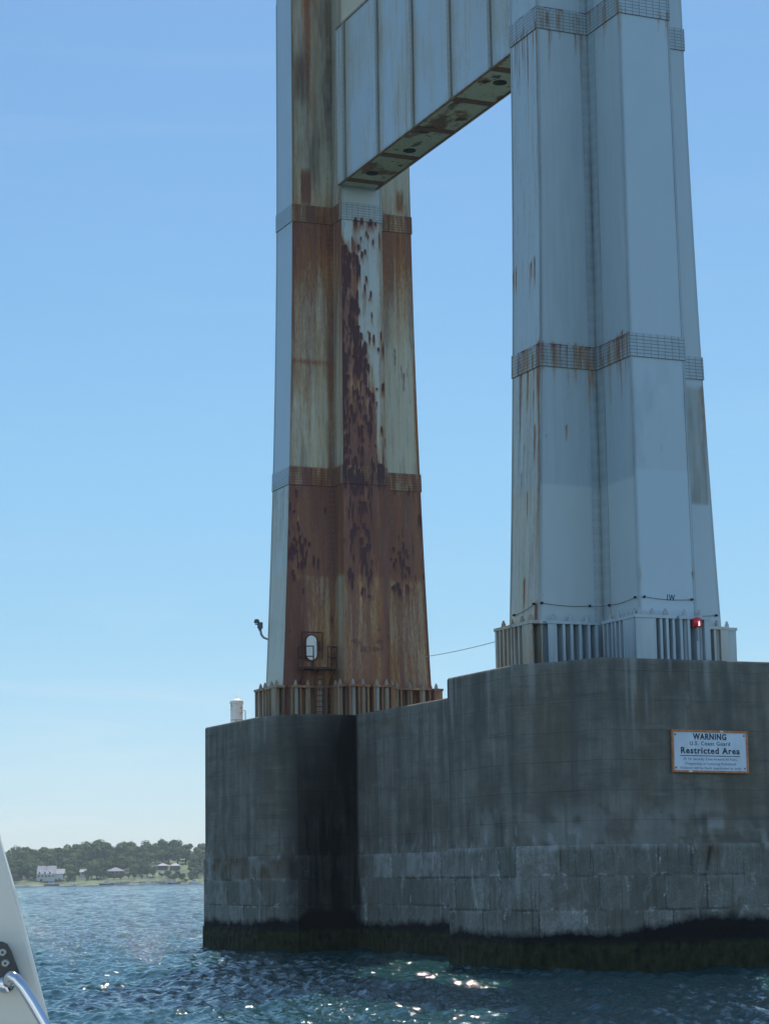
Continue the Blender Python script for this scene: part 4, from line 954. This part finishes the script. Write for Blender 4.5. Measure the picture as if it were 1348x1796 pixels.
m = MB(); pts = [wall(14, 1726, -.03), wall(14, 1722, .02), wall(15, 1714, .035), wall(20, 1712, .045), wall(28, 1717, .05), wall(40, 1733, .052), wall(56, 1758, .053), wall(78, 1796, .054), wall(105, 1843, .055), wall(160, 1940, .055)]
m.tube(pts, .011, 20); m.build('grab_rail', CH, boat, True)
m = MB(); m.lathe(wall(11, 1727, .0), [(.018, 0), (.018, .006), (.0145, .012)], 18, (0, -1, 0)); m.build('rail_flange', CH, boat, True)

# ------------------------------------------------------------------ far shore
rng = random.Random(5); SY = 1400.
def hill(X, Y):
    d = Y-SY-7*math.sin(X*.05)-3*math.sin(X*.17)
    z = -1.2+min(max(d, -10), 8)*.20 if d < 8 else .4+(min(d, 45)-8)*.115
    if d > 45: z += (1-math.cos(min(1, (d-45)/150)*math.pi))/2*(11.5+2.5*math.sin(X*.031+1)+1.6*math.sin(X*.083))
    return z+(.25*math.sin(X*.4+Y*.2) if d > 8 else 0)
m = MB(); xs_ = [-420+4*k for k in range(190)]; ys_ = [SY-14+3*k for k in range(24)]+[SY+60+10*k for k in range(30)]
m.v = [(x*(1+(y-SY)/2600), y, hill(x, y)) for y in ys_ for x in xs_]; nx = len(xs_)
m.f = [(j*nx+i, j*nx+i+1, (j+1)*nx+i+1, (j+1)*nx+i) for j in range(len(ys_)-1) for i in range(nx-1)]
GRS, _nt, _b = mat('shore_grass', (.1, .14, .05), .9); _g = G(_nt); _tc = _g.node('ShaderNodeTexCoord').outputs['Object']
_sx = _g.node('ShaderNodeSeparateXYZ'); _g.inp(_sx, 0, _tc)
_n1 = _g.noise(_tc, .06, 5, .6); _n2 = _g.noise(_tc, .5, 4, .6)
_gr = _g.mix(_g.ramp(_n1, [(.45, 0.), (.58, 1.)]), (.04, .07, .025), (.13, .18, .06))
_z = _g.math('ADD', _sx.outputs[2], _g.math('MULTIPLY', _n2, .8))
_gr = _g.mix(_g.ramp(_z, [(.75, 1.), (.95, 0.)]), _gr, _g.mix(_n2, (.22, .21, .17), (.36, .34, .29)))
_nt.links.new(_gr, _b.inputs['Base Color'])
o = m.build('shoreline_land', GRS, None, True); tag(o, kind='structure')
def foliage(name, c0, c1):
    m_, nt_, b_ = mat(name, c0, .85, spec=.2); g_ = G(nt_); tc_ = g_.node('ShaderNodeTexCoord').outputs['Object']
    oi = g_.node('ShaderNodeObjectInfo').outputs['Random']
    c = g_.mix(g_.noise(tc_, .9, 3), c0, c1); c = g_.mix(g_.math('MULTIPLY', oi, .55), c, (c1[0]*1.15, c1[1]*.95, c1[2]*.7))
    nt_.links.new(c, b_.inputs['Base Color']); return m_
FOL = [foliage('oak_leaves', (.05, .095, .04), (.10, .16, .06)), foliage('maple_leaves', (.075, .135, .045), (.15, .215, .07)), foliage('cedar_leaves', (.022, .045, .022), (.045, .07, .03))]
BARK = mat('bark', (.09, .07, .055), .9)[0]
def crown_mesh(kind, seed):
    r = random.Random(seed); vs = []; fs = []
    lobes = []
    nl = r.randint(6, 9) if kind < 2 else 4
    for k in range(nl):
        if kind < 2: a = r.random()*6.28; q = r.uniform(0, 2.6); lobes.append((q*math.cos(a), q*math.sin(a), r.uniform(3.2, 7.2)-.2*q, r.uniform(1.5, 2.5)))
        else: z = 2+k*1.9; lobes.append((r.uniform(-.4, .4), r.uniform(-.4, .4), z, 2.3-.38*k))
    for (x, y, z, R_) in lobes:
        for k in range(120):
            u = r.gauss(0, 1); v = r.gauss(0, 1); w = r.gauss(0, 1); L_ = math.sqrt(u*u+v*v+w*w)+1e-6
            q = R_*(r.uniform(.62, 1.06)); c = Vector((x+u/L_*q, y+v/L_*q, z+w/L_*q*.8))
            n = Vector((u/L_+r.uniform(-.6, .6), v/L_+r.uniform(-.6, .6), w/L_+r.uniform(-.3, .8))).normalized()
            a = n.orthogonal().normalized()*r.uniform(.30, .60); b = n.cross(a).normalized()*r.uniform(.3, .6); i = len(vs)
            vs += [c-a-b*.4, c+b*.9-a*.2, c+a*1.0+b*.2, c-b*.8+a*.3]; fs.append((i, i+1, i+2, i+3))
    me = bpy.data.meshes.new('crown'); me.from_pydata([tuple(v) for v in vs], [], fs); me.update(); me.materials.append(FOL[kind]); return me
CR = [(k, crown_mesh(k, 10*k+j)) for k, cnt in ((0, 3), (1, 3), (2, 2)) for j in range(cnt)]
mt = MB(); mt.tube([(0, 0, -.6), (.1, 0, 1.8), (0, .1, 4.2)], [.42, .32, .18], 7)
for a in range(4): mt.tube([(0, 0, 2.2+a*.4), (1.3*math.cos(a*1.7), 1.3*math.sin(a*1.7), 4.2+a*.3)], [.16, .06], 5)
tm = mt.build('trunk', BARK); TRM = tm.data; bpy.data.objects.remove(tm)
KL = ['leafy round-headed tree of the dense wood on the far shore', 'light green broad tree of the dense wood on the far shore', 'dark narrow cedar tree of the dense wood on the far shore']
def plant(X, Y, s, kind=None, label=None):
    c = [q for q in CR if kind is None or q[0] == kind]; k, me = rng.choice(c)
    t = tag(empty(['oak_tree', 'maple_tree', 'cedar_tree'][k], (X, Y, hill(X/(1+(Y-SY)/2600), Y)), rng.random()*6.28), label or KL[k], 'tree', 'trees of the wooded far shore' if not label else None)
    t.scale = (s*rng.uniform(.9, 1.2), s*rng.uniform(.9, 1.2), s*rng.uniform(.85, 1.1))
    for nm, me_ in (('crown', me), ('trunk', TRM)):
        o = bpy.data.objects.new(nm, me_); COL.objects.link(o); o.parent = t
rowsT = [(1446, 22, .95), (1464, 26, 1.15), (1486, 28, 1.3), (1510, 28, 1.35), (1536, 28, 1.4), (1562, 28, 1.4), (1592, 28, 1.5)]
open_ = [(-216, -203), (-191, -187), (-175, -165), (-153, -132)]       # gaps left for the houses and lawns
for Yt, cnt, s_ in rowsT:
    for k in range(cnt):
        X = (-258+(150*k+rng.uniform(0, 120))/cnt)*Yt/1400
        Xn = X*1400/Yt
        if (Yt < 1475 and any(a-1 < Xn < b+1 for a, b in open_)) or (Yt < 1515 and -150 < Xn < -127): continue
        plant(X, Yt+rng.uniform(-7, 7), s_*rng.uniform(.8, 1.2), rng.choices((0, 1, 2), (5, 4, .5 if Yt < 1500 else 0))[0])
# shrubs near the water
for px, Yt, s_, lb in ((105, 1438, .35, None), (122, 1440, .42, None), (160, 1436, 1.05, 'big dark tree standing before the wood near the small gable'), (170, 1438, 1.0, None), (182, 1440, .9, None), (226, 1432, .5, None), (236, 1430, .45, None), (307, 1420, .62, None), (320, 1422, .66, None), (300, 1424, .5, None), (333, 1426, .5, None), (24, 1428, .8, 'lone dark tree by the water at the left end of the shore'), (29, 1445, 1.0, None), (268, 1438, .8, None), (258, 1442, .9, None), (345, 1436, .9, None), (342, 1450, 1.1, None), (283, 1436, .45, None), (295, 1438, .6, None), (310, 1440, .6, None), (72, 1431, .3, None), (118, 1428, .35, None), (131, 1430, .4, None), (152, 1428, .45, None), (200, 1432, .42, None), (212, 1434, .5, None), (60, 1440, 1.0, None), (50, 1452, 1.2, None), (248, 1424, .4, None), (325, 1412, .4, None), (338, 1414, .45, None)):
    X = at(px, 1540, Yt)[0]; plant(X, Yt, s_, 0, lb)
# woods carrying on beyond what the picture shows: one mass each side
me0 = CR[0][1]; P0 = np.zeros(len(me0.vertices)*3, np.float32); me0.vertices.foreach_get('co', P0); P0 = P0.reshape(-1, 3); F0 = [tuple(p.vertices) for p in me0.polygons]
m = MB()
for k in range(150):
    side = k % 2; Yt = rng.uniform(1450, 1600); X = rng.uniform(-400, -268) if side == 0 else rng.uniform(-100, 190)
    s_ = rng.uniform(.9, 1.3); m.add((P0*s_+np.array([X, Yt, hill(X/(1+(Yt-SY)/2600), Yt)])).tolist(), F0)
tag(m.build('distant_woods', FOL[0]), 'wooded shore carrying on to both sides', 'woods', kind='stuff')

SHW = mat('white_clapboard', (.62, .62, .60), .8)[0]; ROOFG = mat('pale_shingle_roof', (.50, .47, .44), .9)[0]; ROOFD = mat('brown_shingle_roof', (.16, .12, .10), .9)[0]; GREYW = mat('grey_shingle_wall', (.10, .105, .11), .9)[0]; GLS = mat('dark_window_glass', (.03, .04, .05), .2)[0]
def gable(m, x0, x1, y0, y1, z0, zr, ov=.4):
    ym = (y0+y1)/2
    m.v_ = None
    a = [(x0-ov, y0-ov, z0), (x1+ov, y0-ov, z0), (x1+ov, y1+ov, z0), (x0-ov, y1+ov, z0), (x0-ov, ym, zr), (x1+ov, ym, zr)]
    m.add(a, [(0, 1, 5, 4), (2, 3, 4, 5), (0, 4, 3), (1, 2, 5)]); m.add([(x, y, z-.25) for x, y, z in a[:4]], [(3, 2, 1, 0)])
def hip(m, x0, x1, y0, y1, z0, zr):
    xm0, xm1 = x0+(x1-x0)*.42, x0+(x1-x0)*.58; ym = (y0+y1)/2
    m.add([(x0, y0, z0), (x1, y0, z0), (x1, y1, z0), (x0, y1, z0), (xm0, ym, zr), (xm1, ym, zr)], [(0, 1, 5, 4), (1, 2, 5), (2, 3, 4, 5), (3, 0, 4), (3, 2, 1, 0)])
def house(px0, px1, pyb, pyr, Y, label, wallm, roofm, kind='gable', wallfrac=.5, dep=9, win=4, name='house'):
    a = at(px0, pyb, Y); b = at(px1, pyb, Y); top = at((px0+px1)/2, pyr, Y+dep/2); z0 = min(a.z, hill(a.x, Y))-.5; ze = a.z+(top.z-a.z)*wallfrac
    h = tag(empty(name), label, 'house'); m = MB(); m.box(((a.x+b.x)/2, Y+dep/2, (z0+ze)/2), b.x-a.x, dep, ze-z0); m.build('wall', wallm, h)
    m = MB(); (gable if kind == 'gable' else hip)(m, a.x-(.6 if kind == 'hip' else 0), b.x+(.6 if kind == 'hip' else 0), Y-(.6 if kind == 'hip' else 0), Y+dep+(.6 if kind == 'hip' else 0), ze+.02, top.z); rf = m.build('roof', roofm, h)
    for k in range(win):
        x = a.x+(b.x-a.x)*(k+.5)/win; m = MB(); m.box((x, Y-.03, a.z+(ze-a.z)*.55), 1.0, .08, 1.3); m.build('window', GLS, h)
    return h, a, b, ze, top, rf
h, a, b, ze, top, rf = house(65, 96, 1541, 1519, 1436, 'large white gabled house with red chimney on the far lawn, left of the others', SHW, ROOFG, wallfrac=.36, dep=10, win=5)
for x in (a.x+1.6, a.x+5.2, a.x+8.4):     # front gables
    m = MB(); m.add([(x-1.5, 1435.2, ze-.4), (x+1.5, 1435.2, ze-.4), (x, 1435.2, ze+2.4), (x-1.5, 1441, ze-.4), (x+1.5, 1441, ze-.4), (x, 1441, ze+2.4)], [(0, 1, 2), (0, 2, 5, 3), (1, 4, 5, 2), (0, 3, 4, 1)]); d = m.build('dormer', SHW, h)
    m = MB(); m.box((x, 1435.15, ze+.4), .9, .06, 1.1); m.build('window', GLS, d)
m = MB(); m.box((a.x+5.5, 1441, top.z+.3), 1.1, 1., 2.2); m.build('chimney', mat('red_brick', (.28, .10, .07), .9)[0], rf)
m = MB(); e0 = at(96, 1541, 1437); e1 = at(110, 1541, 1437); m.box(((e0.x+e1.x)/2, 1441, e0.z+1.2), e1.x-e0.x, 8, 3.4); m.build('side_wing', SHW, h)
m = MB(); gable(m, e0.x, e1.x+.6, 1437, 1445, e0.z+2.9, at(100, 1524.5, 1441).z); m.build('wing_roof', ROOFG, h)
m = MB(); m.box(((a.x+b.x)/2, 1434.3, a.z+1.9), b.x-a.x+1, 2.4, .2)
for k in range(6): m.box((a.x+(b.x-a.x)*k/5, 1433.2, a.z+.8), .2, .2, 2.2)
m.build('porch', SHW, h)
house(140, 149, 1535, 1525, 1445, 'small white cottage gable peeping out of the dark trees', SHW, ROOFG, wallfrac=.5, dep=7, win=1, name='cottage')
house(187, 215, 1533, 1522, 1446, 'low grey-roofed shingle house in the middle of the far wood', GREYW, mat('grey_roof', (.30, .31, .31), .9)[0], 'hip', .4, 10, 4)
house(276, 292, 1523, 1514.5, 1500, 'left one of two matching pale hip-roofed houses above the lawn', GREYW, ROOFG, 'hip', .48, 9, 3)
house(298, 314, 1523, 1514.5, 1502, 'right one of two matching pale hip-roofed houses above the lawn', GREYW, ROOFG, 'hip', .48, 9, 3)
house(204, 236, 1490, 1480, 1600, 'long brown-roofed house on top of the wooded hill', GREYW, ROOFD, 'gable', .55, 10, 6)
house(86, 94, 1496, 1488, 1596, 'small pale-roofed house high in the trees, left one', SHW, ROOFG, 'gable', .5, 8, 2)
house(108, 115, 1503, 1495, 1570, 'small pale-roofed house in the trees right of the highest one', SHW, ROOFG, 'gable', .5, 8, 2)
# sea wall and jetty
ROCK, _nt, _b = mat('pale_rock', (.36, .34, .31), .9); _g = G(_nt); _nt.links.new(_g.mix(_g.noise(_g.node('ShaderNodeTexCoord').outputs['Object'], .9, 5), (.16, .15, .14), (.58, .55, .50)), _b.inputs['Base Color'])
a = at(199, 1552, 1402).x; b = at(300, 1552, 1402).x; m = MB(); x = a
while x < b:
    w = rng.uniform(.6, 1.6); m.box((x+w/2, 1404+rng.uniform(-1.2, 1.2), .5+rng.uniform(-.3, .5)), w, 1.8, rng.uniform(1.2, 2.4), Vector((1, rng.uniform(-.3, .3), rng.uniform(-.15, .15))).normalized()); x += w*.8
tag(m.build('sea_wall', ROCK), 'pale rubble sea wall along the far shore below the lawn', 'sea wall')
jt = tag(empty('jetty'), 'low wooden jetty with posts on the far shore beside the boats', 'jetty'); a = at(246, 1548, 1396); b = at(288, 1548, 1396)
m = MB(); m.box(((a.x+b.x)/2, 1396, 1.35), b.x-a.x, 2, .2); m.build('deck', mat('weathered_planks', (.32, .29, .25), .9)[0], jt)
for k in range(7): m = MB(); m.tube([(a.x+(b.x-a.x)*k/6, 1395, -1), (a.x+(b.x-a.x)*k/6, 1395, 2.3)], .18, 6); m.build('post', DARKM, jt)
def moored(px0, px1, Y, label, kind='cabin', hullc=None, name='motor_boat', mast=0):
    a = at(px0, 1553, Y).x; b = at(px1, 1553, Y).x; L_ = b-a; w = 1.4; c = (a+b)/2
    t = tag(empty(name, (0, 0, 0)), label, 'boat'); m = MB()
    st = [(-.5, .8, 1.), (-.2, 1, 1.), (.2, .9, 1.08), (.4, .5, 1.2), (.5, .04, 1.3)]; vs = []
    for (u, ww, hh) in st:
        x = c+u*L_; vs += [(x, Y-w*ww, hh), (x-.3*(u > .3), Y-w*ww*.6, -.2), (x-.3*(u > .3), Y+w*ww*.6, -.2), (x, Y+w*ww, hh)]
    fs = [(4*k+j, 4*k+4+j, 4*k+5+j, 4*k+1+j) for k in range(4) for j in range(3)]+[(4*k+3, 4*k, 4*k+4, 4*k+7)[::-1] for k in range(4)]+[(0, 1, 2, 3)]
    m.add(vs, fs); m.build('hull', hullc or HULLW, t)
    if kind == 'cabin':
        m = MB(); m.box((c-.02*L_, Y, 1.75), L_*.36, 1.8, 1.3); m.box((c-.02*L_, Y, 2.5), L_*.42, 2.1, .12); m.build('cabin', HULLW, t)
        m = MB(); m.box((c-.02*L_, Y-.93, 1.95), L_*.30, .06, .45); m.build('window', GLS, t)
    else:
        m = MB(); m.box((c, Y, 1.35), L_*.3, 1.2, .5); m.build('cabin', HULLW, t)
    if mast:
        m = MB(); m.tube([(c+.1*L_, Y, 1), (c+.1*L_, Y, mast)], .09, 6); m.tube([(c+.1*L_, Y, 2.2), (c-.35*L_, Y, 2.1)], .12, 6); m.build('mast', GREYM, t)
HULLW = mat('white_hull_paint', (.75, .76, .76), .4)[0]; NAVY = mat('navy_hull_paint', (.03, .05, .10), .4)[0]
moored(77, 104, 1388, 'dark-hulled open motor boat moored in front of the white gabled house', hullc=NAVY)
moored(125, 129, 1390, 'tiny white dinghy, left one of a close pair', 'open', name='dinghy'); moored(130, 134, 1392, 'tiny white dinghy, right one of a close pair', 'open', name='dinghy')
moored(174, 201, 1384, 'white cabin motor boat at the left end of the rubble sea wall', hullc=NAVY)
moored(246, 274, 1380, 'white sailing boat with one bare mast at the jetty', 'open', name='sailing_boat', mast=17)
moored(294, 317, 1382, 'navy motor boat moored under the lawn right of the jetty', hullc=NAVY)
moored(330, 352, 1386, 'white motor boat close to the edge of the pier')
by = at(135, 1564.5, 700); m = MB(); m.lathe((by.x, 700, -.1), [(.1, -.2), (.42, 0), (.45, .4), (.3, .7), (.08, .95)], 10); tag(m.build('mooring_buoy', HULLW, None, True), 'white mooring buoy afloat off the far shore', 'buoy')

# ------------------------------------------------------------------ air over the water
HZ = bpy.data.materials.new('sea_haze'); HZ.use_nodes = True; _nt = HZ.node_tree; _nt.nodes.clear()
_o = _nt.nodes.new('ShaderNodeOutputMaterial'); _v = _nt.nodes.new('ShaderNodeVolumePrincipled')
_v.inputs['Color'].default_value = (.80, .90, 1., 1); _v.inputs['Density'].default_value = .00011; _v.inputs['Anisotropy'].default_value = .2
_nt.links.new(_v.outputs[0], _o.inputs['Volume'])
m = MB(); m.box((-50, 880, 40), 1300, 1800, 84); hz_ = m.build('haze', HZ); tag(hz_, 'thin pale haze over the water', kind='stuff')
